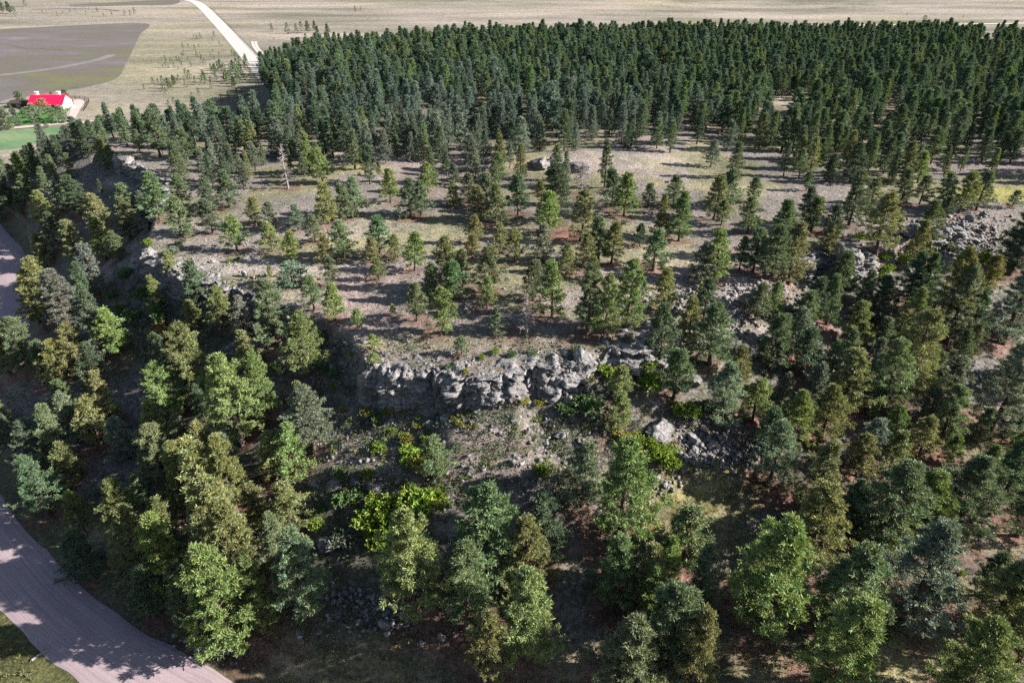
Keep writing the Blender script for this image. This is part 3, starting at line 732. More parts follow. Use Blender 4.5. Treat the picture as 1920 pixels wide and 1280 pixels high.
def place_rock(px, py, wpx, hr, label=None, seed=0, sub=4, rot=None, dz=-0.2):
    x, y, z = [float(v[0]) for v in hit(px, py)]
    _, _, d = project(x, y, z); w = wpx * float(d) / FPX
    V, F = rock(sub, seed + 900, hr, 18, 0.07)
    if rot: # tilt about y
        a = math.radians(rot); c, s = math.cos(a), math.sin(a); V = V @ np.array([[c, 0, -s], [0, 1, 0], [s, 0, c]]); V[:, 2] -= V[:, 2].min()
    o = obj('boulder', mesh_np('boulder_shape', V, F, None, M_ROCK), None, (x, y, z + dz * w)); o.scale = (w, w, w)
    o.rotation_euler[2] = seed * 0.7; BIGROCK.append((x, y, w)); return tag(o, label, 'boulder', 'large boulders')
for a in [(1237, 822, 58, .75, 'huge cracked grey boulder above dark scree beside a bright green bush', 1, 5), (1072, 702, 36, .8, 'round boulder leaning on the right end of the main ledge', 2, 5),
          (1092, 692, 50, .75, 'broad domed boulder capping the right end of the main ledge', 3, 5), (1008, 702, 30, .8, 'rounded boulder on the main ledge left of the dome', 4, 4),
          (990, 722, 20, .9, 'small upright block below the rounded ledge boulder', 5, 4), (1043, 724, 20, 1.2, 'pointed pale block standing below the dome boulder', 6, 4),
          (565, 1192, 36, .7, 'large pale boulder in shade between foreground pines near the road', 7, 5), (1303, 724, 30, .8, 'pale boulder in dark shade right of the slender pine', 8, 4),
          (1203, 676, 52, .32, 'flat pinkish slab under the sloping rock shelf', 9, 4), (990, 757, 12, 1.3, 'small white upright stone under the ledge', 10, 4),
          (614, 1024, 40, .4, 'flat pale slab with a stone on it, left of green bushes', 11, 4), (723, 1180, 22, .8, 'rounded boulder in foreground shade below rubble', 12, 4),
          (829, 1198, 18, .8, 'pale boulder beneath the big twin foreground pine', 13, 4), (788, 1208, 14, .8, 'smaller pale boulder left of the twin pine foot', 14, 4),
          (224, 1072, 17, .7, 'pale stone lying alone in shade above the dirt road', 15, 4), (201, 912, 30, .6, 'pinkish broken boulder on the shaded left slope', 16, 4),
          (1300, 828, 26, .5, 'long blue-grey slab in the dark scree', 17, 4), (1300, 850, 24, .7, 'blocky boulder low in the dark scree', 18, 4), (1065, 757, 20, 1.1, 'leaning jagged block at the foot of the ledge', 19, 4),
          (808, 792, 26, .5, 'pale slab among sage below the main ledge', 20, 4), (835, 788, 22, .5, 'second pale slab among sage below the main ledge', 21, 4), (730, 790, 24, .6, 'grey boulder under the left half of the ledge', 22, 4),
          (990, 812, 16, .8, 'lone round grey stone on the sage slope', 23, 4), (1048, 820, 20, .6, 'cluster-topping pale stone on the sage slope', 24, 4), (960, 868, 20, .9, 'white rock beside bare soil on the sage slope', 25, 4),
          (628, 912, 30, .5, 'grey slab near the bushes at the slope foot', 26, 4), (667, 908, 24, .7, 'blue-grey block right of the grey slab', 27, 4), (705, 918, 34, .5, 'broad blocky stone above the green thicket', 28, 4),
          (588, 908, 18, .9, 'pinkish upright stone beside the bare branches', 29, 4), (1410, 868, 18, .7, 'blue stone at the right end of dark scree', 30, 4), (610, 780, 20, .8, 'grey block in shade left of the main ledge', 31, 4),
          (1590, 500, 60, .7, 'massive white block on the right rim', 32, 5), (1628, 500, 40, .5, 'dark tilted slab leaning beside the massive white block', 33, 4), (1705, 440, 40, .5, 'pale outcrop block near the right rim end', 34, 4),
          (1010, 312, 44, .5, 'pale rock knob in the clearing before the dense wood', 35, 4), (1050, 306, 70, .35, 'long low outcrop in the clearing before the dense wood', 36, 4), (1085, 318, 50, .35, 'low rock shelf right of the clearing outcrop', 37, 4),
          (285, 500, 44, .7, 'jagged pale crag on the left shoulder rim', 38, 5), (330, 525, 36, .7, 'broken crag block right of the left shoulder crag', 39, 4), (1790, 470, 24, .7, 'dark rim boulder in shade near right edge', 40, 4),
          (240, 318, 40, .8, 'shadowed crag on the far left rim', 41, 4), (1260, 640, 44, .4, 'pale slab on the sloping shelf end', 42, 4), (1195, 905, 16, .7, 'pale stone beside the tall yellow pine', 43, 4)]:
    place_rock(*a)

SCREE = [([(1265, 545), (1520, 520), (1510, 600), (1300, 640), (1210, 640)], 60, 'in the bright right-hand scree', (7, 17), 1500),
         ([(1600, 410), (1870, 400), (1880, 480), (1620, 490)], 40, 'in the rocks along the right rim', (7, 18), 1000),
         ([(1270, 790), (1390, 780), (1440, 880), (1290, 872)], 30, 'in the dark scree', (8, 18), 700),
         ([(600, 770), (1130, 770), (1190, 850), (1090, 930), (590, 945)], 45, 'on the sage slope', (7, 14), 700),
         ([(610, 1105), (760, 1105), (770, 1185), (600, 1190)], 26, 'in the shaded foreground rubble', (7, 15), 350),
         ([(262, 480), (520, 510), (545, 570), (300, 650), (250, 560)], 38, 'below the broken left ledge', (7, 16), 800),
         ([(570, 610), (675, 650), (655, 765), (545, 745)], 22, 'in shade left of the main ledge', (8, 18), 450),
         ([(1230, 900), (1310, 880), (1240, 940), (1200, 930)], 8, 'beside the yellow clearing', (8, 14), 80),
         ([(340, 1190), (440, 1215), (430, 1240), (350, 1225)], 9, 'on the road verge', (6, 12), 90),
         ([(690, 690), (1130, 660), (1200, 690), (1100, 762), (690, 762)], 22, 'about the main ledge', (7, 16), 500),
         ([(300, 300), (700, 340), (480, 520), (280, 450)], 0, '', (6, 10), 700), ([(700, 640), (1120, 630), (1110, 690), (700, 700)], 0, '', (6, 10), 500), ([(480, 330), (1400, 330), (1300, 540), (650, 600)], 0, '', (5, 9), 700)]
def scatter_px(poly, n):
    P = np.array(poly, float); out = []
    while len(out) < n:
        q = rng.uniform(P.min(0), P.max(0), (max(64, n), 2)); k = in_poly(q[:, 0], q[:, 1], poly) & (rng.random(len(q)) < 0.5 + 1.1 * fbm(p2(q[:, 0], q[:, 1], 0.025), 2, 77))
        out += list(q[k] + rng.normal(0, 1, (k.sum(), 2)) * np.array([22, 9]))
    return np.array(out[:n])
items = []; RV, RF = [], []; rb = 0
RUB = [rock(1, 300 + i, 0.6, 12, 0.03) for i in range(12)]
for poly, n, zone, (w0, w1), nr in SCREE:
    if n:
        q = scatter_px(poly, n); X, Y, Z = hit(q[:, 0], q[:, 1]); _, _, D = project(X, Y, Z)
        for k in range(n):
            w = (w0 + (w1 - w0) * rng.random() ** 2) * D[k] / FPX
            o = obj('boulder', ROCKS[int(rng.integers(10))], None, (X[k], Y[k], Z[k] - 0.12 * w)); o.scale = (w, w, w * rng.uniform(.7, 1.2))
            o.rotation_euler = (rng.uniform(-.3, .3), rng.uniform(-.3, .3), rng.uniform(0, 6.28)); tag(o, None, 'boulder', 'loose boulders ' + zone)
            items.append(dict(px=q[k, 0], py=q[k, 1], zone=zone, look='larger' if w > 0.9 else 'small', o=o))
    q = scatter_px(poly, nr); X, Y, Z = hit(q[:, 0], q[:, 1]); _, _, D = project(X, Y, Z)
    for k in range(nr):
        V, F = RUB[int(rng.integers(12))]; s = (0.22 + 0.42 * rng.random() ** 3) * (1.25 if n else 0.8)
        a = rng.uniform(0, 6.28); c, sn = math.cos(a), math.sin(a)
        W = V * s; W = np.column_stack([W[:, 0] * c - W[:, 1] * sn + X[k], W[:, 0] * sn + W[:, 1] * c + Y[k], W[:, 2] * rng.uniform(.6, 1.1) + Z[k] - 0.05])
        RV.append(W); RF.append(F + rb); rb += len(W)
rank_labels(items, 'pale boulder', 8)
tag(obj('rubble', mesh_np('rubble', np.concatenate(RV), np.concatenate(RF), None, M_ROCK)), 'small pale stones and rubble strewn over the mesa', 'rubble', kind='stuff')

# ------------------------------------------------------------------ plants
def tube(pts, rad, seg):
    pts = np.array(pts, float); V, F = [], []
    for k, (p, r) in enumerate(zip(pts, rad)):
        d = pts[min(k + 1, len(pts) - 1)] - pts[max(k - 1, 0)]; d /= np.linalg.norm(d) + 1e-9
        a = np.cross(d, (0.31, 0.95, 0.1)); a /= np.linalg.norm(a); b = np.cross(d, a)
        for j in range(seg):
            t = 2 * math.pi * j / seg; V.append(p + r * (math.cos(t) * a + math.sin(t) * b))
    for k in range(len(pts) - 1):
        for j in range(seg):
            F.append([k * seg + j, k * seg + (j + 1) % seg, (k + 1) * seg + (j + 1) % seg, (k + 1) * seg + j])
    return np.array(V), np.array(F)

def sprays(C, A, S, k, r, wid=0.30, spread=0.75):
    """needle sprays: k kite blades fanning out from each centre"""
    n = len(C)
    D = A[:, None, :] * 0.8 + r.normal(size=(n, k, 3)) * spread; D /= np.linalg.norm(D, axis=2)[..., None]
    side = np.cross(D, r.normal(size=(n, k, 3))); side /= np.linalg.norm(side, axis=2)[..., None] + 1e-9
    L = S[:, None, None] * r.uniform(0.7, 1.15, (n, k, 1)); c = np.broadcast_to(C[:, None, :], D.shape)
    V = np.stack([c, c + D * L * 0.6 + side * L * wid * 0.5, c + D * L, c + D * L * 0.6 - side * L * wid * 0.5], 2).reshape(-1, 3)
    F = np.arange(n * k * 4).reshape(-1, 4)
    t = np.repeat(r.uniform(0.68, 1.3, n), k * 4)[:, None] * np.repeat(r.uniform(0.8, 1.2, n * k), 4)[:, None]
    hue = np.repeat(r.normal(0, 0.09, n), k * 4)
    T = np.column_stack([t[:, 0] * (1 + hue), t[:, 0], t[:, 0] * (1 - hue)])
    return V, F, T

def make_pine(seed, H, R, nb, ncl, ntuft, k, ts, style='pine', trunk_seg=7, wid=0.30):
    """ponderosa-like pine: tapered trunk, whorled limbs, needle sprays in clumps near the limb ends"""
    r = np.random.default_rng(seed)
    cb = (r.uniform(0.07, 0.2) if style == 'pine' else 0.04) if trunk_seg > 4 else 0.03
    lean = r.normal(0, 0.02, 2); bend = r.normal(0, 0.012, 2)
    ax = lambda h: np.array([H * (lean[0] * h + bend[0] * math.sin(3 * h)), H * (lean[1] * h + bend[1] * math.sin(3 * h)), H * h])
    tr = 0.019 * H if style != 'juniper' else 0.03 * H
    VV, FF = [], []; vb = 0
    def add(v, f):
        nonlocal vb
        VV.append(v); FF.append(f + vb); vb += len(v)
    hs = np.linspace(0, 0.97, 9 if trunk_seg > 4 else 3)
    add(*tube([ax(h) - (np.array([0, 0, 0.25]) if h == 0 else 0) for h in hs], [tr * (1.35 if h == 0 else 1) * (1 - h) ** 0.8 + 0.0018 * H for h in hs], trunk_seg))
    C, A, S = [], [], []
    gaps = r.uniform(0, 6.28, 2)
    lob = r.uniform(0.75, 1.15, 7)
    for b in range(nb):
        u = (b + r.uniform(0, 1)) / nb
        u = u ** 0.92
        h = cb + (0.985 - cb) * u
        az = b * 2.39996 + r.normal(0, 0.35)
        if style == 'pine': prof = (min(1, (u + 0.25) / 0.45) ** 0.6) * (1 - max(0, u - 0.18) / 0.86) ** 0.72
        elif style == 'fir': prof = (1 - u) ** 0.85 * 0.98 + 0.05
        else: prof = (min(1, (u + 0.3) / 0.5)) * math.sqrt(max(0.05, 1 - (u - 0.25) ** 2 / 0.6))
        L = R * prof * r.uniform(0.62, 1.12) * lob[int(u * 6.99)]
        if style == 'pine':
            for g in gaps:
                if abs((az - g + math.pi) % (2 * math.pi) - math.pi) < 0.45: L *= 0.72
        L = max(L, 0.06 * H * (1 - u) + 0.03 * H)
        el = (-0.12 + 0.75 * u ** 1.4 if style == 'pine' else -0.25 + 0.5 * u) + r.normal(0, 0.1)
        d = np.array([math.cos(az) * math.cos(el), math.sin(az) * math.cos(el), math.sin(el)])
        p0 = ax(h); curve = (0.14 if style == 'pine' else 0.05) * L
        pt = lambda t: p0 + d * L * t + np.array([0, 0, curve * t * t])
        if trunk_seg > 4: add(*tube([pt(0), pt(0.5), pt(0.95)], [0.004 * H * (1 - 0.6 * u) + 0.015, 0.003 * H * (1 - 0.6 * u) + 0.012, 0.012], 3))
        sd = np.array([-math.sin(az), math.cos(az), 0])
        for c in range(ncl):
            t = 1 - 0.66 * r.random() ** 1.25 if c else 1.0
            q = pt(t) + sd * r.normal(0, 0.21) * L * (1.1 - 0.5 * t) + np.array([0, 0, r.normal(0, 0.03) * L])
            for _ in range(ntuft):
                C.append(q + r.normal(0, 0.30, 3) * ts * np.array([1.2, 1.2, 0.7])); a = d * 0.55 + np.array([0, 0, 0.75 if style != 'fir' else 0.2]); A.append(a / np.linalg.norm(a))
                S.append(ts * r.uniform(0.75, 1.2))
    for _ in range(ntuft * 3):
        C.append(ax(0.97) + r.normal(0, 0.25, 3) * ts); A.append(np.array([0, 0, 1.0])); S.append(ts * r.uniform(0.8, 1.1))
    V, F, T = sprays(np.array(C), np.array(A), np.array(S), k, r, wid)
    return V, F, T, np.concatenate(VV), np.concatenate(FF)

VAR = {}; PROTO = []
def variants(key, n, **kw):
    out = []
    for i in range(n):
        V, F, T, TV, TF = make_pine(hash(key) % 1 + 1000 * len(VAR) + i * 7 + 11, **kw)
        H = V[:, 2].max(); W = np.percentile(np.hypot(V[:, 0], V[:, 1]), 96) * 2
        if key in ('mid', 'slim', 'fir'): PROTO.append((key, V / H, F, T, TV / H, TF))
        out.append((mesh_np('crown', V, F, T, M_NEEDLE), mesh_np('trunk', TV, TF, None, M_BARK, True), H, W))
    VAR[key] = out
variants('big', 6, H=15, R=3.6, nb=70, ncl=9, ntuft=4, k=11, ts=0.43, wid=0.17)
variants('mid', 7, H=9, R=2.35, nb=56, ncl=7, ntuft=3, k=10, ts=0.38, wid=0.19)
variants('slim', 4, H=10, R=1.8, nb=50, ncl=6, ntuft=3, k=9, ts=0.40, wid=0.19)
variants('small', 4, H=3.5, R=1.1, nb=26, ncl=4, ntuft=3, k=6, ts=0.30)
variants('fir', 4, H=11, R=2.4, nb=84, ncl=6, ntuft=3, k=7, ts=0.40, wid=0.2, style='fir')
variants('juniper', 3, H=5, R=2.2, nb=50, ncl=6, ntuft=3, k=6, ts=0.36, style='juniper')
TONE = {'y': (0.205, 0.220, 0.092), 'g': (0.150, 0.192, 0.098), 'd': (0.100, 0.140, 0.082), 'b': (0.172, 0.202, 0.140), 'l': (0.178, 0.232, 0.082), 's': (0.155, 0.178, 0.15), 'j': (0.12, 0.18, 0.125)}
LOOK = {'y': 'olive-yellow', 'g': 'mid-green', 'd': 'dark green', 'b': 'grey-green', 'l': 'bright green', 's': 'blue-grey', 'j': 'blue-green'}

def add_tree(name, x, y, z, h, w, tone, key, cat='tree', group=None, label=None):
    cm, tm, H, W = VAR[key][int(rng.integers(len(VAR[key])))]
    e = bpy.data.objects.new(name, None); COL.objects.link(e); e.empty_display_size = 0.5
    e.location = (x, y, z); sz = h / H; sx = float(np.clip(w / W, sz * 0.72, sz * 1.45))
    e.scale = (sx, sx, sz); e.rotation_euler[2] = rng.uniform(0, 6.28)
    c = obj('crown', cm, e); t = obj('trunk', tm, e)
    b = np.array(TONE[tone]) * rng.uniform(0.86, 1.16) * (1 + rng.normal(0, 0.05, 3)); c.color = (*b, 1)
    tag(e, label, cat, group); return e

def zone_of(px, py, x, y):
    d = float(rim_info(np.array([x]), np.array([y]))[0][0])
    if d < -1.5:
        if py < 325: return 'at the dense wood edge'
        return 'on the left mesa top' if px < 690 else ('behind the main ledge' if px < 1130 else 'on the right mesa top')
    if py >= 860: return 'on the lower left slope' if px < 480 else ('in the central foreground' if px < 1110 else 'in the open wood at lower right')
    if px < 640: return 'by the upper road bend' if py < 510 else 'on the steep left slope'
    return 'on the right slope' if px > 1110 else 'just below the main ledge'

items = []
for i, (px, yt, yb, w, tone) in enumerate(TR):
    x, y, z, h, wm = float(tx[i]), float(ty[i]), float(tz[i]), float(th[i]) * 1.06, float(tw[i]) * 1.32
    if tone == 'x': continue
    if tone == 's': key = 'fir'
    elif tone == 'j': key = 'juniper'
    elif h < 4.0: key = 'small'
    elif wm / h < 0.34: key = 'slim'
    elif h > 9.5: key = 'big'
    else: key = 'mid'
    name = {'fir': 'spruce_tree', 'juniper': 'juniper'}.get(key, 'pine_tree')
    o = add_tree(name, x, y, z, h, wm, tone, key, group='pines on and around the mesa')
    h /= 1.06; wm /= 1.32
    size = ('young' if h < 4 else 'short' if h < 6.5 else 'tall' if h > 11 else '') + (' slender' if wm / h < 0.36 else ' broad' if wm / h > 0.62 else '')
    it = dict(px=px, py=yb, zone=zone_of(px, yb, x, y), look=(size.strip() + ' ' + LOOK[tone]).strip(), o=o)
    if tone == 's': o['label'] = 'blue-grey conical spruce on the left flank beside pale pines'; o['group'] = 'spruces'
    elif tone == 'j': o['label'] = 'rounded blue-green juniper on the left mesa top'; o['group'] = 'junipers'
    else: items.append(it)
SLOPE = [([(1120, 560), (1480, 530), (1930, 470), (1930, 900), (1450, 880), (1300, 700)], 22), ([(0, 520), (240, 500), (560, 640), (560, 880), (0, 900)], 16), ([(1200, 900), (1930, 880), (1930, 1260), (1280, 1260)], 4), ([(200, 860), (600, 860), (560, 1160), (330, 1130)], 6)]
for poly, n in SLOPE:
    got = 0
    while got < n:
        q = scatter_px(poly, 1); X, Y, Z = hit(q[:, 0], q[:, 1])
        if road_dist(X, Y)[0] < 7 or min(np.hypot(tx - X[0], ty - Y[0])) < 3.4: continue
        tx = np.append(tx, X); ty = np.append(ty, Y); got += 1
        h = rng.uniform(6, 10.5); tone = rng.choice(['g', 'd', 'b', 'y'])
        o = add_tree('pine_tree', X[0], Y[0], Z[0], h, h * rng.uniform(.42, .56), tone, 'mid', group='pines on and around the mesa')
        items.append(dict(px=q[0, 0], py=q[0, 1], zone=zone_of(q[0, 0], q[0, 1], X[0], Y[0]), look=LOOK[tone], o=o))
for i in extra:
    tone = rng.choice(['g', 'd', 'b', 'y', 'l'], p=[.4, .22, .2, .12, .06]) if rng.random() > blue[i] else 'b'
    key = 'fir' if blue[i] > 0.35 and rng.random() < 0.6 else ('mid' if rng.random() < .8 else 'slim')
    o = add_tree('pine_tree', fx[i], fy[i], fz[i], fh[i], fh[i] * rng.uniform(.38, .55), tone, key, group='pines on and around the mesa')
    items.append(dict(px=fpx[i], py=fpy[i], zone=zone_of(fpx[i], fpy[i], fx[i], fy[i]), look=LOOK[tone], o=o))
rank_labels(items, 'pine', 8)

# the dense wood behind: past three hundred trees, one mass
FV = []
for i in range(12):
    st_ = 'fir' if i % 3 == 0 or i > 8 else 'pine'; R_ = [0.27, 0.31, 0.24, 0.29][i % 4]
    a0 = make_pine(5000 + i, H=1.0, R=R_, nb=30, ncl=2, ntuft=2, k=3, ts=0.10, wid=0.55, style=st_, trunk_seg=4)
    a1 = make_pine(6000 + i, H=1.0, R=R_, nb=22, ncl=2, ntuft=1, k=3, ts=0.135, wid=0.62, style=st_, trunk_seg=4)
    a2 = make_pine(7000 + i, H=1.0, R=R_, nb=14, ncl=2, ntuft=1, k=3, ts=0.17, wid=0.66, style=st_, trunk_seg=4)
    FV.append((a0, a1, a2))
pcol = bpy.data.collections.new('wood_prototypes')          # shapes for the wood only, never linked to the scene
kinds = []
for n_, (key, V, F, T, TV, TF) in enumerate(PROTO):
    me = mesh_np('wood_pine', np.concatenate([V, TV]), np.concatenate([F, TF + len(V)]), np.concatenate([0.72 + 0.28 * T, np.ones((len(TV), 3))]), M_INST)
    me.materials.append(M_BARK); mi = np.zeros(len(F) + len(TF), np.int32); mi[len(F):] = 1; me.polygons.foreach_set('material_index', mi)
    po = bpy.data.objects.new('wood_pine_%02d' % n_, me); pcol.objects.link(po); kinds.append(key)
firs = [k for k, q in enumerate(kinds) if q == 'fir']; pines = [k for k, q in enumerate(kinds) if q != 'fir']
FT = np.array([TONE[k] for k in ('g', 'd', 'b', 'y', 'l')])
WI, WS, WR, WT = [], [], [], []
for i in rest:
    fir = rng.random() < 0.12 + blue[i] * 0.75
    WI.append(firs[int(rng.integers(len(firs)))] if fir else pines[int(rng.integers(len(pines)))])
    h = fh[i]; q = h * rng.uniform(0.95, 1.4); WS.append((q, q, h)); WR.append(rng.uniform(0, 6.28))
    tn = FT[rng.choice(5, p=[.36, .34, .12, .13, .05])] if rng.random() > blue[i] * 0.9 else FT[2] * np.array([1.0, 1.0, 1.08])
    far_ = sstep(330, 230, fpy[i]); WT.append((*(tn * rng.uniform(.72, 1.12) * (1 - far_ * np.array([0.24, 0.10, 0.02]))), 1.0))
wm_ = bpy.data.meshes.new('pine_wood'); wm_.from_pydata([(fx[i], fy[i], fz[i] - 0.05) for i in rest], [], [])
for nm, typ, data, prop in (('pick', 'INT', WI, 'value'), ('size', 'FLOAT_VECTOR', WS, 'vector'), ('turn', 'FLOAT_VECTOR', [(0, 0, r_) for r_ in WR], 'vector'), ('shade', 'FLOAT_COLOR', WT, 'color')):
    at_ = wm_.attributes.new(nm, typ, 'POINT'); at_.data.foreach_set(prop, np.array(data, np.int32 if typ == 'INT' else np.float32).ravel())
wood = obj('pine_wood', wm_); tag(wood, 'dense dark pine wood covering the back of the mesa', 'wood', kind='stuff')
gt = bpy.data.node_groups.new('scatter_wood', 'GeometryNodeTree')
gt.interface.new_socket('Geometry', in_out='INPUT', socket_type='NodeSocketGeometry'); gt.interface.new_socket('Geometry', in_out='OUTPUT', socket_type='NodeSocketGeometry')
gi = gt.nodes.new('NodeGroupInput'); go = gt.nodes.new('NodeGroupOutput'); ip = gt.nodes.new('GeometryNodeInstanceOnPoints'); ci = gt.nodes.new('GeometryNodeCollectionInfo')
ci.inputs['Collection'].default_value = pcol; ci.inputs['Separate Children'].default_value = True; ci.inputs['Reset Children'].default_value = True
def na(nm, typ):
    n = gt.nodes.new('GeometryNodeInputNamedAttribute'); n.data_type = typ; n.inputs['Name'].default_value = nm; return n.outputs['Attribute']
gl = gt.links.new
gl(gi.outputs[0], ip.inputs['Points']); gl(ci.outputs[0], ip.inputs['Instance']); ip.inputs['Pick Instance'].default_value = True
gl(na('pick', 'INT'), ip.inputs['Instance Index']); gl(na('size', 'FLOAT_VECTOR'), ip.inputs['Scale'])
er = gt.nodes.new('FunctionNodeEulerToRotation'); gl(na('turn', 'FLOAT_VECTOR'), er.inputs[0]); gl(er.outputs[0], ip.inputs['Rotation'])
gl(ip.outputs[0], go.inputs[0])
md = wood.modifiers.new('scatter', 'NODES'); md.node_group = gt

# ------------------------------------------------------------------ dead trees
def make_snag(seed, H, R):
    r = np.random.default_rng(seed); VV, FF = [], []; vb = 0
    LV, LF = [], []; lb = 0
    hs = np.linspace(0, 1, 9); bend = r.normal(0, 0.02, (9, 2)).cumsum(0)
    P = np.column_stack([bend * H * 0.3, hs * H]); P[0, 2] = -0.2
    tv, tf = tube(P, [0.02 * H * (1 - h) ** 0.8 + 0.015 for h in hs], 7)
    for b in range(80):
        u = r.uniform(0.14, 0.97); p0 = np.array([np.interp(u, hs, P[:, 0]), np.interp(u, hs, P[:, 1]), u * H]); az = r.uniform(0, 6.28)
        L = R * (1.05 - u) ** 0.6 * r.uniform(0.5, 1.1); el = r.uniform(-0.25, 0.45)
        d = np.array([math.cos(az) * math.cos(el), math.sin(az) * math.cos(el), math.sin(el)])
        q = [p0 + d * L * t + r.normal(0, 0.05, 3) * L * t for t in (0, .4, .75, 1)]
        v, f = tube(q, [0.075, 0.055, 0.04, 0.02], 4); LV.append(v); LF.append(f + lb); lb += len(v)
        for _ in range(3):
            k = r.integers(1, 3); e = q[k] + (d * 0.5 + r.normal(0, 0.5, 3)) * L * 0.38
            v, f = tube([q[k], (q[k] + e) / 2 + r.normal(0, .03, 3), e], [0.036, 0.028, 0.016], 3); 
            f = np.where(f >= 0, f, f); LV.append(v); LF.append(f + lb); lb += len(v)
    return (tv, tf), (np.concatenate(LV), np.concatenate(LF))
SN = {985: 'bare grey dead pine standing at the mesa front above the ledge', 540: 'pale dead pine at the left front of the dense wood',
      1090: 'dark bare dead pine in the clearing by the rock outcrop', 1075: 'pale dead pine standing inside the dense wood'}
for i, t in enumerate(TR):
    if t[4] != 'x': continue
    h, w = float(th[i]), float(tw[i])
    (tv, tf), (lv, lf) = make_snag(70 + i, h, w * 0.55)
    e = bpy.data.objects.new('dead_tree', None); COL.objects.link(e); e.location = (tx[i], ty[i], tz[i])
    obj('trunk', mesh_np('trunk', tv, tf, None, M_DEAD, True), e); obj('limbs', mesh_np('limbs', lv, lf, None, M_DEAD, True), e)
    tag(e, SN[int(t[0])], 'dead tree', 'dead trees')
(px_, py_, pz_) = [float(v[0]) for v in hit(817, 990)]
e = bpy.data.objects.new('dead_sapling', None); COL.objects.link(e); e.location = (px_, py_, pz_)
obj('trunk', mesh_np('trunk', *tube([(0, 0, -.2), (.03, 0, 2), (0, .05, 4.6)], [.07, .055, .02], 6), None, M_DEAD, True), e)
lt = [tube([(0.02, 0, z), (0.35 * s, 0.1, z + .25), (.6 * s, .15, z + .3)], [.02, .015, .008], 3) for z, s in ((2.2, 1), (3.0, -1), (3.6, 1), (1.5, -1))]
obj('limbs', mesh_np('limbs', np.concatenate([a for a, _ in lt]), np.concatenate([f + 9 * k for k, (_, f) in enumerate(lt)]), None, M_DEAD, True), e)
tag(e, 'thin white dead sapling right of the green thicket', 'dead tree', 'dead trees')
def log(px, py, L, ang, label):
    x, y, z = [float(v[0]) for v in hit(px, py)]
    v, f = tube([(-L / 2, 0, .1), (-L / 6, .05, .12), (L / 5, -.04, .12), (L / 2, .06, .1)], [.16, .15, .12, .08], 8)
    b = tube([(L * .1, 0, .15), (L * .18, .4, .4), (L * .25, .7, .5)], [.05, .035, .015], 5)
    e = bpy.data.objects.new('fallen_log', None); COL.objects.link(e); e.location = (x, y, z); e.rotation_euler[2] = math.radians(ang)
    obj('trunk', mesh_np('trunk', v, f, None, M_DEAD, True), e); obj('branch', mesh_np('branch', *b, None, M_DEAD, True), e); tag(e, label, 'log', 'fallen logs')
log(82, 1224, 2.4, 50, 'short pale log on the grass left of the dirt road')
log(1208, 690 + 420, 3.0, 20, 'grey log under the paired green pines at lower centre')
log(1018, 1106, 2.5, -50, 'thin fallen branch in the central foreground clearing')
log(1905, 730, 3.5, 35, 'dark fallen log on bare soil at the right edge')

# ------------------------------------------------------------------ green shrubs
def make_shrub(seed, n=210, k=6):
    r = np.random.default_rng(seed); C, A = [], []
    lobes = [(r.uniform(-.35, .35), r.uniform(-.35, .35), r.uniform(.25, .45), r.uniform(.22, .36)) for _ in range(6)]
    for _ in range(n):
        lx, ly, lz, lr = lobes[int(r.integers(6))]; d = r.normal(size=3); d[2] = abs(d[2]) * 0.9 - 0.15; d /= np.linalg.norm(d)
        C.append(np.array([lx, ly, lz]) + d * lr * r.uniform(0.6, 1.0)); A.append(d)
    C = np.array(C); C[:, 2] = np.maximum(C[:, 2], 0.04)
    V, F, T = sprays(C, np.array(A), np.full(n, 0.17 if n < 50 else 0.12), k, r, 0.5, 0.8)
    st = [tube([(0, 0, -.08), (a * .5, b * .5, c * .6), (a, b, c)], [.025, .018, .008], 4) for a, b, c, _ in lobes]
    return mesh_np('foliage', V, F, T, M_LEAF), mesh_np('stem', np.concatenate([a for a, _ in st]), np.concatenate([f + 12 * q for q, (_, f) in enumerate(st)]), None, M_BARK)
SHV = [make_shrub(400 + i) for i in range(6)]
SHT = {'l': ((0.15, 0.215, 0.03), 'bright yellow-green'), 'g': ((0.085, 0.14, 0.05), 'dark green'), 'o': ((0.20, 0.145, 0.05), 'rusty orange'), 'y': ((0.22, 0.21, 0.04), 'golden green'), 'w': ((0.14, 0.16, 0.11), 'grey-green')}
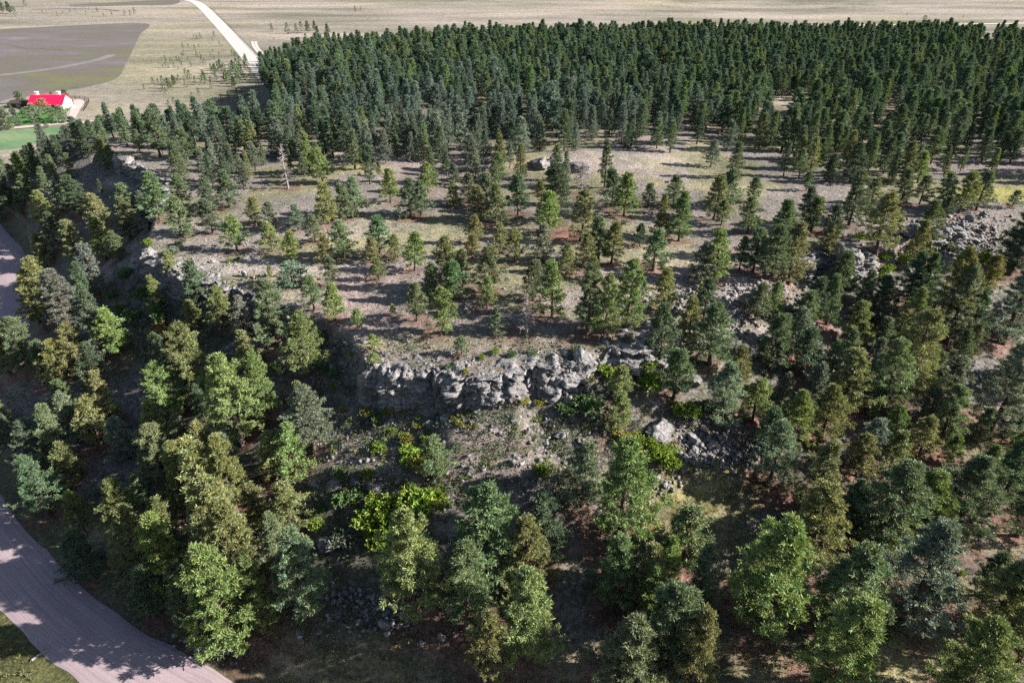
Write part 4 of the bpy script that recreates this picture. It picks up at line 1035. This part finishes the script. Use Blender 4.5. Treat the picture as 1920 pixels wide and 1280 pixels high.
SHRUBS = """710 848 28 l|770 864 44 l|792 872 40 y|800 828 20 l|757 822 20 l|706 790 26 g|640 894 24 g|690 896 22 l|650 946 40 g|712 962 46 l|780 950 64 l|825 946 40 l|745 992 46 l|700 992 56 l|705 1026 40 l
645 1014 38 w|590 990 28 l|735 776 14 y|690 776 18 y|725 778 16 l|752 778 14 o|780 800 16 y|850 786 14 y|865 800 14 y|735 812 16 l|765 830 22 o|605 700 18 g|630 705 20 g|627 730 14 l|640 772 14 y|860 845 18 w
1127 698 34 l|1187 704 28 l|1212 726 40 l|1216 696 32 l|1100 768 54 g|1065 776 30 g|1210 832 34 l|1278 778 42 l|1172 830 34 y|1232 858 36 l|1262 874 42 l|1018 888 32 l|1110 852 16 l|1212 896 32 g|972 760 24 y|1010 758 16 y|1098 718 26 y|1088 726 18 w|1190 850 18 y|1050 842 26 w|1100 836 18 o|1150 700 26 y
1610 453 20 l|1656 489 18 l|1702 495 30 l|1661 509 18 l|1651 526 24 l|1685 416 14 l|1847 492 22 l|1736 477 20 l|1638 489 12 y|1824 572 16 l|1820 604 12 l|1288 618 20 l|1262 637 16 l|1570 442 16 l|1780 472 22 w
278 462 20 l|226 582 16 l|296 562 16 l|295 638 40 o|312 632 24 y|448 487 9 l|330 640 30 g|250 600 30 g|300 600 34 g|360 560 20 g|236 520 26 g|270 560 26 g|325 480 22 w|342 460 16 w|430 492 10 l|210 560 24 g
1662 1196 18 l|1802 1078 12 l|540 950 22 l|600 960 20 g|1180 640 16 w|1000 664 18 w|960 668 16 g|930 664 14 l|905 672 12 l|1080 662 22 w|840 690 12 g|872 700 12 y|1140 640 12 w|660 668 14 l|145 962 20 y|150 700 18 g|70 950 26 g|110 930 30 g|1260 560 14 w|1170 420 12 w|600 640 26 g|520 700 24 g|500 820 20 g|1330 770 26 g|1380 740 24 g|1300 690 20 w|1450 870 20 g|1890 820 18 l|1700 690 16 l|1810 660 14 l"""
SH = [t.split() for t in SHRUBS.replace('\n', '|').split('|')]
X, Y, Z = hit([float(a[0]) for a in SH], [float(a[1]) for a in SH]); _, _, D = project(X, Y, Z)
items = []
def szone(px, py):
    if px < 520: return 'on the left slope' if py < 900 else 'near the road'
    if px < 1120:
        return 'on top of the main ledge' if py < 705 else ('in the foreground thicket' if py > 925 else 'below the main ledge')
    return 'on the right rim' if py < 640 else 'right of the main ledge'
for k, a in enumerate(SH):
    cm, sm = SHV[int(rng.integers(6))]; w = float(a[2]) * D[k] / FPX * 1.15; c, nm = SHT[a[3]]
    e = bpy.data.objects.new('shrub', None); COL.objects.link(e); e.location = (X[k], Y[k], Z[k]); e.scale = (w, w, w * rng.uniform(.8, 1.05)); e.rotation_euler[2] = rng.uniform(0, 6.28)
    f = obj('foliage', cm, e); obj('stem', sm, e); f.color = (*(np.array(c) * rng.uniform(.85, 1.15)), 1)
    tag(e, None, 'shrub', 'shrubs on the slopes'); items.append(dict(px=float(a[0]), py=float(a[1]), zone=szone(float(a[0]), float(a[1])), look=nm, o=e))
rank_labels(items, 'shrub', 8)

# ------------------------------------------------------------------ sage, brush and grass that nobody could count
BR = [make_shrub(600 + i, 18, 3) for i in range(8)]
def mesh_arrays(me):
    V = np.empty(len(me.vertices) * 3, np.float32); me.vertices.foreach_get('co', V); T = np.empty(len(me.vertices) * 4, np.float32); me.color_attributes['tint'].data.foreach_get('color', T)
    return V.reshape(-1, 3), T.reshape(-1, 4)[:, :3]
BRA = [mesh_arrays(f) for f, _ in BR]
BRUSH = [([(620, 765), (1150, 765), (1190, 850), (1100, 925), (600, 945)], 900, ['w', 'w', 'w', 'q', 'g', 'g', 'y', 'l']), ([(230, 510), (420, 560), (500, 640), (480, 760), (300, 700), (200, 640)], 600, ['g', 'g', 'g', 'q', 'w']),
         ([(1150, 690), (1330, 680), (1330, 780), (1180, 900)], 200, ['w', 'g', 'q', 'y']), ([(700, 630), (1120, 625), (1120, 690), (700, 695)], 130, ['w', 'w', 'q', 'g']),
         ([(0, 900), (120, 960), (300, 1180), (500, 1260), (700, 1280), (700, 900), (300, 880), (0, 780)], 300, ['g', 'q', 'q', 'w']), ([(560, 960), (860, 960), (860, 1240), (560, 1220)], 220, ['g', 'q', 'q', 'w']),
         ([(300, 400), (1250, 380), (1250, 600), (480, 560)], 260, ['w', 'q', 'g']), ([(1300, 640), (1900, 560), (1900, 900), (1300, 900)], 200, ['g', 'q', 'q', 'w']), ([(1200, 900), (1920, 900), (1920, 1280), (960, 1280)], 180, ['q', 'g', 'y', 'w']),
         ([(520, 620), (680, 650), (650, 780), (520, 800)], 160, ['g', 'g', 'w'])]
BCOL = {'w': (0.105, 0.125, 0.085), 'q': (0.105, 0.09, 0.065), 'g': (0.06, 0.10, 0.035), 'y': (0.15, 0.15, 0.045), 'l': (0.12, 0.17, 0.03)}
V_, T_ = [], []
for poly, n, tones in BRUSH:
    q = scatter_px(poly, n); X, Y, Z = hit(q[:, 0], q[:, 1]); rdn = road_dist(X, Y)
    for k in range(n):
        if rdn[k] < 6.5: continue
        V, T = BRA[int(rng.integers(8))]; s = 0.5 + 1.2 * rng.random() ** 1.6; a = rng.uniform(0, 6.28); c, sn = math.cos(a) * s, math.sin(a) * s
        V_.append(np.column_stack([V[:, 0] * c - V[:, 1] * sn + X[k], V[:, 0] * sn + V[:, 1] * c + Y[k], V[:, 2] * s * 0.85 + Z[k]])); T_.append(T * np.array(BCOL[tones[int(rng.integers(len(tones)))]]) * rng.uniform(.8, 1.25))
V_ = np.concatenate(V_)
tag(obj('brush', mesh_np('brush', V_, np.arange(len(V_)).reshape(-1, 4), np.concatenate(T_), M_GRASS)), 'low grey-green sage and brush covering the slopes', 'brush', kind='stuff')
n = 26000
q = np.column_stack([rng.uniform(-40, 1960, n), 330 + 980 * rng.random(n) ** 0.9]); X, Y, Z = hit(q[:, 0], q[:, 1])
ok = (road_dist(X, Y) > 5.0) & (fbm(p2(X, Y, 0.2), 2, 91) + 0.5 * rng.random(n) > -0.25); X, Y, Z = X[ok], Y[ok], Z[ok]
gc = col_at(X, Y)[:, :3]; n = len(X)
V, F, T = sprays(np.column_stack([X, Y, Z - 0.02]), np.tile([0, 0, 1.0], (n, 1)), rng.uniform(.22, .52, n), 4, rng, 0.22, 0.4)
straw = np.where(rng.random(n)[:, None] < 0.5, np.array([[0.24, 0.21, 0.12]]), np.array([[0.15, 0.155, 0.075]]))
T = T * np.repeat(gc * 0.6 + straw * 0.5, 16, axis=0)
tag(obj('grass', mesh_np('grass', V, F, T, M_GRASS)), 'dry bunch grass dotted over the mesa and slopes', 'grass', kind='stuff')

# ------------------------------------------------------------------ trees out on the plain
FIELD = """510 60 15|540 64 19|556 64 18|565 58 17|578 62 24|590 58 20|596 72 24|615 64 20|548 86 14|562 80 10|574 80 16|584 80 9|588 80 12|514 76 4|666 23 11|676 21 7
364 73 8|370 75 9|376 72 9|379 73 8|402 70 10|399 77 6|413 87 9|343 91 9|354 91 8|366 96 11|373 89 6|345 103 9|370 107 10|376 107 9|396 108 9|412 108 9|437 106 12|399 98 6|402 112 8|310 112 8|322 119 14|332 114 8|338 120 12|342 126 9|306 128 5|315 127 16|327 127 9|345 114 14|354 116 10|359 127 10|380 120 15|385 122 12|396 132 12|335 131 7
285 120 6|288 158 13|297 158 10|305 158 15|311 160 12|318 166 22|308 172 16|312 178 14|322 170 16|327 160 20|337 155 14|349 165 14|350 148 18|356 150 18|271 168 9|360 183 10|373 180 14|402 196 18|416 192 14|430 188 16|445 180 14|455 180 12|317 200 12|327 195 12
132 24 6|162 28 7|183 24 9|195 32 7|210 30 8|235 29 10|245 30 11|253 26 11|175 36 5|108 31 8|80 25 6|88 26 6|58 25 4|142 21 5|118 26 5|148 165 9|20 26 24|6 24 24|30 31 18|48 12 12|1730 48 18|1700 30 5|1805 34 5"""
FL = [tuple(float(v) for v in t.split()) for t in FIELD.replace('\n', '|').split('|')]
dp = [(365, 158), (420, 124), (455, 108), (478, 134), (470, 152), (440, 166), (380, 168)]
k0 = 0
while k0 < 46:
    a, b = rng.uniform(365, 478), rng.uniform(108, 168)
    if in_poly([a], [b], dp)[0]: FL.append((a, b, rng.uniform(13, 21))); k0 += 1
FL.sort(key=lambda a: -a[2]); cut = 14
X, Y, Z = hit([a[0] for a in FL], [a[1] for a in FL]); items = []; PV_, PF_, PT_ = [], [], []; BV_, BF_ = [], []; pb = bb = 0
for k, (a, b, h) in enumerate(FL):
    H = float(np.clip(top_height(Y[k], Z[k], b - h), 2.0, 16)); tone = rng.choice(['d', 'd', 'g'])
    if k >= cut:                      # the smallest ones, past three hundred pines, are one mass
        V, F, T, TV, TF = FV[k % 8][1]; M = np.diag([H * 1.05, H * 1.05, H]); loc = np.array([X[k], Y[k], Z[k]])
        PV_.append(V @ M + loc); PF_.append(F + pb); pb += len(V); PT_.append(T * np.array(TONE[tone])); BV_.append(TV @ M + loc); BF_.append(TF + bb); bb += len(TV); continue
    e = add_tree('pine_tree', X[k], Y[k], Z[k], H, H * rng.uniform(.5, .66), tone, 'small' if H < 4 else 'mid', group='pines scattered over the plain')
    zone = 'along the far creek' if b < 40 and a < 300 else ('past the white road' if a > 500 else ('in the roadside pine stand' if a > 362 and b > 108 else 'on the pasture'))
    items.append(dict(px=a, py=b, zone=zone, look=('small ' if H < 5 else '') + LOOK[tone], o=e))
sp_ = obj('young_pines', mesh_np('young_pines', np.concatenate(PV_), np.concatenate(PF_), np.concatenate(PT_), M_FAR)); tag(sp_, 'small dark young pines dotted over the far plain', 'pines', kind='stuff')
tr_ = obj('trunks', mesh_np('trunks', np.concatenate(BV_), np.concatenate(BF_), None, M_BARK), sp_); tr_['kind'] = 'stuff'
rank_labels(items, 'pine', 9)
for px, py, h, key, tone, label in [(40, 196, 28, 'juniper', 'd', 'dark round tree at the left end of the red roof'), (125, 192, 26, 'juniper', 'd', 'dark round tree behind the right gable of the house'),
        (134, 197, 17, 'juniper', 'd', 'small dark tree right of the house beside the drive'), (84, 214, 30, 'juniper', 'g', 'leafy tree in front of the red roofed house'), (68, 230, 38, 'juniper', 'b', 'tall leafy tree on the lawn left of centre'),
        (36, 236, 34, 'fir', 'd', 'dark conical spruce at the left of the lawn'), (14, 242, 44, 'juniper', 'd', 'big dark round tree at the left picture edge'), (120, 230, 34, 'juniper', 'b', 'grey-green tree on the right of the lawn'),
        (100, 224, 26, 'juniper', 'g', 'leafy tree beneath the right half of the red roof'), (88, 240, 18, 'mid', 'd', 'small dark pine by the farm track'), (24, 214, 22, 'fir', 'd', 'small dark spruce beside the shed'),
        (52, 222, 22, 'juniper', 'g', 'short leafy tree left of the lawn trees'), (97, 181, 9, 'juniper', 'd', 'treetop showing over the ridge of the red roof')]:
    x, y, z = [float(v[0]) for v in hit(px, py)]; H = float(top_height(y, z, py - h)); tree_nm = 'spruce_tree' if key == 'fir' else 'pine_tree' if key == 'mid' else 'garden_tree'
    add_tree(tree_nm, x, y, z, H, H * (.8 if key == 'juniper' else .5), tone, key, group='trees about the house', label=label)

# ------------------------------------------------------------------ the farmhouse with its red roof
M_WALL = simple('white house paint', (0.72, 0.70, 0.68), 0.7, 0.06, 1.0); M_ROOF = simple('crimson metal roof', (0.70, 0.012, 0.06), 0.45, 0.08, 1.0)
M_GLASS, _nt, _b = mat('dark window glass'); _b.inputs['Base Color'].default_value = (0.02, 0.025, 0.03, 1); _b.inputs['Roughness'].default_value = 0.1; _b.inputs['Specular IOR Level'].default_value = 0.5
M_WOOD = simple('dark stained timber', (0.05, 0.038, 0.03), 0.85, 0.3, 1.0)
hx, hy, hz = [float(v[0]) for v in hit(86, 206)]
house = bpy.data.objects.new('farmhouse', None); COL.objects.link(house); house.location = (hx, hy + 5, hz); house.rotation_euler[2] = math.radians(3)
tag(house, 'white farmhouse with a crimson red gable roof at upper left', 'house')
HL, HD, EV, RG = 7.4, 4.4, 2.4, 5.5
V, F = boxes([(-HL, HL, -HD, HD, -.3, EV)]); b = len(V)
V += [(-HL, -HD, EV), (-HL, HD, EV), (-HL, 0, RG - .2), (HL, -HD, EV), (HL, HD, EV), (HL, 0, RG - .2)]; F += [[b, b + 2, b + 1], [b + 3, b + 4, b + 5], [b, b + 3, b + 5, b + 2], [b + 1, b + 2, b + 5, b + 4]]
obj('wall', mesh_py('wall', V, F, M_WALL), house)
for s in (-1, 1):
    o_, e_ = HL + .5, HD + .7; ez = EV - .7 * (RG - EV) / HD + .08
    V = [(-o_, s * e_, ez), (o_, s * e_, ez), (o_, 0, RG), (-o_, 0, RG), (-o_, s * e_, ez + .16), (o_, s * e_, ez + .16), (o_, 0, RG + .16), (-o_, 0, RG + .16)]
    rf = obj('roof', mesh_py('roof', V, [[0, 3, 2, 1], [4, 5, 6, 7], [0, 1, 5, 4], [1, 2, 6, 5], [2, 3, 7, 6], [3, 0, 4, 7]], M_ROOF), house)
    sv, sf = [], []
    for x in np.arange(-o_ + .6, o_, 0.9):
        q = len(sv); sv += [(x - .03, s * e_, ez + .16), (x + .03, s * e_, ez + .16), (x + .03, 0, RG + .16), (x - .03, 0, RG + .16), (x - .03, s * e_, ez + .23), (x + .03, s * e_, ez + .23), (x + .03, 0, RG + .23), (x - .03, 0, RG + .23)]
        sf += [[q + i for i in f] for f in ((4, 5, 6, 7), (0, 1, 5, 4), (1, 2, 6, 5), (3, 0, 4, 7))]
    obj('seam', mesh_py('seam', sv, sf, M_ROOF), rf)
for x in (-5.2, 4.5):
    ch = obj('chimney', mesh_py('chimney', *boxes([(x - .65, x + .65, -.1, 1.2, RG - 1.2, RG + 1.2)]), M_WALL), house)
    obj('cap', mesh_py('cap', *boxes([(x - .8, x + .8, -.25, 1.35, RG + 1.2, RG + 1.38)]), M_WALL), ch)
def window(x, y, z, w, h, side=False):
    t = .05
    if side: fr = [(y, y + t, x - w / 2 - .1, x + w / 2 + .1, z - .1, z + h + .1)]; gl = [(y + t, y + t + .02, x - w / 2, x + w / 2, z, z + h)]; br = [(y + t, y + t + .05, x - .03, x + .03, z, z + h)]
    else: fr = [(x - w / 2 - .1, x + w / 2 + .1, y - t, y, z - .1, z + h + .1)]; gl = [(x - w / 2, x + w / 2, y - t - .02, y - t, z, z + h)]; br = [(x - .03, x + .03, y - t - .05, y - t, z, z + h)]
    f = obj('window', mesh_py('window', *boxes(fr), M_WALL), house); obj('pane', mesh_py('pane', *boxes(gl), M_GLASS), f); obj('glazing_bar', mesh_py('glazing_bar', *boxes(br), M_WALL), f)
for x in (-6, -3, 3, 6): window(x, -HD, .9, 1.2, 1.3)
for x in (-2, 2): window(x, HL, .9, 1.1, 1.3, True)
window(0, HL, 3.2, 1.0, 1.1, True)
dr = obj('door', mesh_py('door', *boxes([(-.5, .5, -HD - .06, -HD, 0, 2.1)]), M_WOOD), house); obj('handle', mesh_py('handle', *boxes([(.35, .41, -HD - .12, -HD - .06, 1, 1.1)]), M_GLASS), dr)
sx_, sy_, sz_ = [float(v[0]) for v in hit(36, 203)]
shed = bpy.data.objects.new('shed', None); COL.objects.link(shed); shed.location = (sx_, sy_ + 2, sz_); tag(shed, 'low dark timber shed left of the farmhouse', 'shed')
obj('wall', mesh_py('wall', *boxes([(-5, 5, -2, 2, -.2, 2.0)]), M_WOOD), shed)
obj('roof', mesh_py('roof', [(-5.3, -2.4, 2.0), (5.3, -2.4, 2.0), (5.3, 2.4, 2.7), (-5.3, 2.4, 2.7), (-5.3, -2.4, 2.15), (5.3, -2.4, 2.15), (5.3, 2.4, 2.85), (-5.3, 2.4, 2.85)], [[0, 3, 2, 1], [4, 5, 6, 7], [0, 1, 5, 4], [1, 2, 6, 5], [2, 3, 7, 6], [3, 0, 4, 7]], M_WOOD), shed)
obj('door', mesh_py('door', *boxes([(-1, 1, -2.06, -2.003, 0, 1.8)]), simple('weathered grey door', (.2, .19, .18))), shed)

def fence(px, label, h=1.3, step=3.0, rails=3, material=M_WOOD):
    P = [tuple(float(v[0]) for v in hit(a, b)) for a, b in px]; L = spline([(a, b) for a, b, _ in P], step)
    f = bpy.data.objects.new('fence', None); COL.objects.link(f); f.location = P[0]; tag(f, label, 'fence', 'fences on the plain')
    pm = mesh_py('post', *boxes([(-.08, .08, -.08, .08, -.2, h)]), material)
    for k, (a, b) in enumerate(L):
        z = float(zfast(a, b)); obj('post', pm, f, (a - P[0][0], b - P[0][1], z - P[0][2]))
        if k + 1 < len(L):
            a2, b2 = L[k + 1]; d = math.hypot(a2 - a, b2 - b)
            for r in range(rails):
                m = mesh_py('rail', *boxes([(0, d, -.1, -.085 + .03, h * (r + .6) / rails - .06, h * (r + .6) / rails + .06)]), material)
                o = obj('rail', m, f, (a - P[0][0], b - P[0][1], z - P[0][2])); o.rotation_euler[2] = math.atan2(b2 - b, a2 - a)
fence([(134, 184), (150, 185), (167, 188), (163, 200), (157, 209)], 'dark rail fence looping round the drive by the house')
fence([(124, 231), (129, 218), (133, 205)], 'pale rail fence along the right side of the lawn', 1.1, 3.0, 2, M_DEAD)
fence([(394, 14), (430, 48), (468, 88), (492, 112)], 'thin wire fence along the far side of the white road', 1.2, 9.0, 2, M_DEAD)
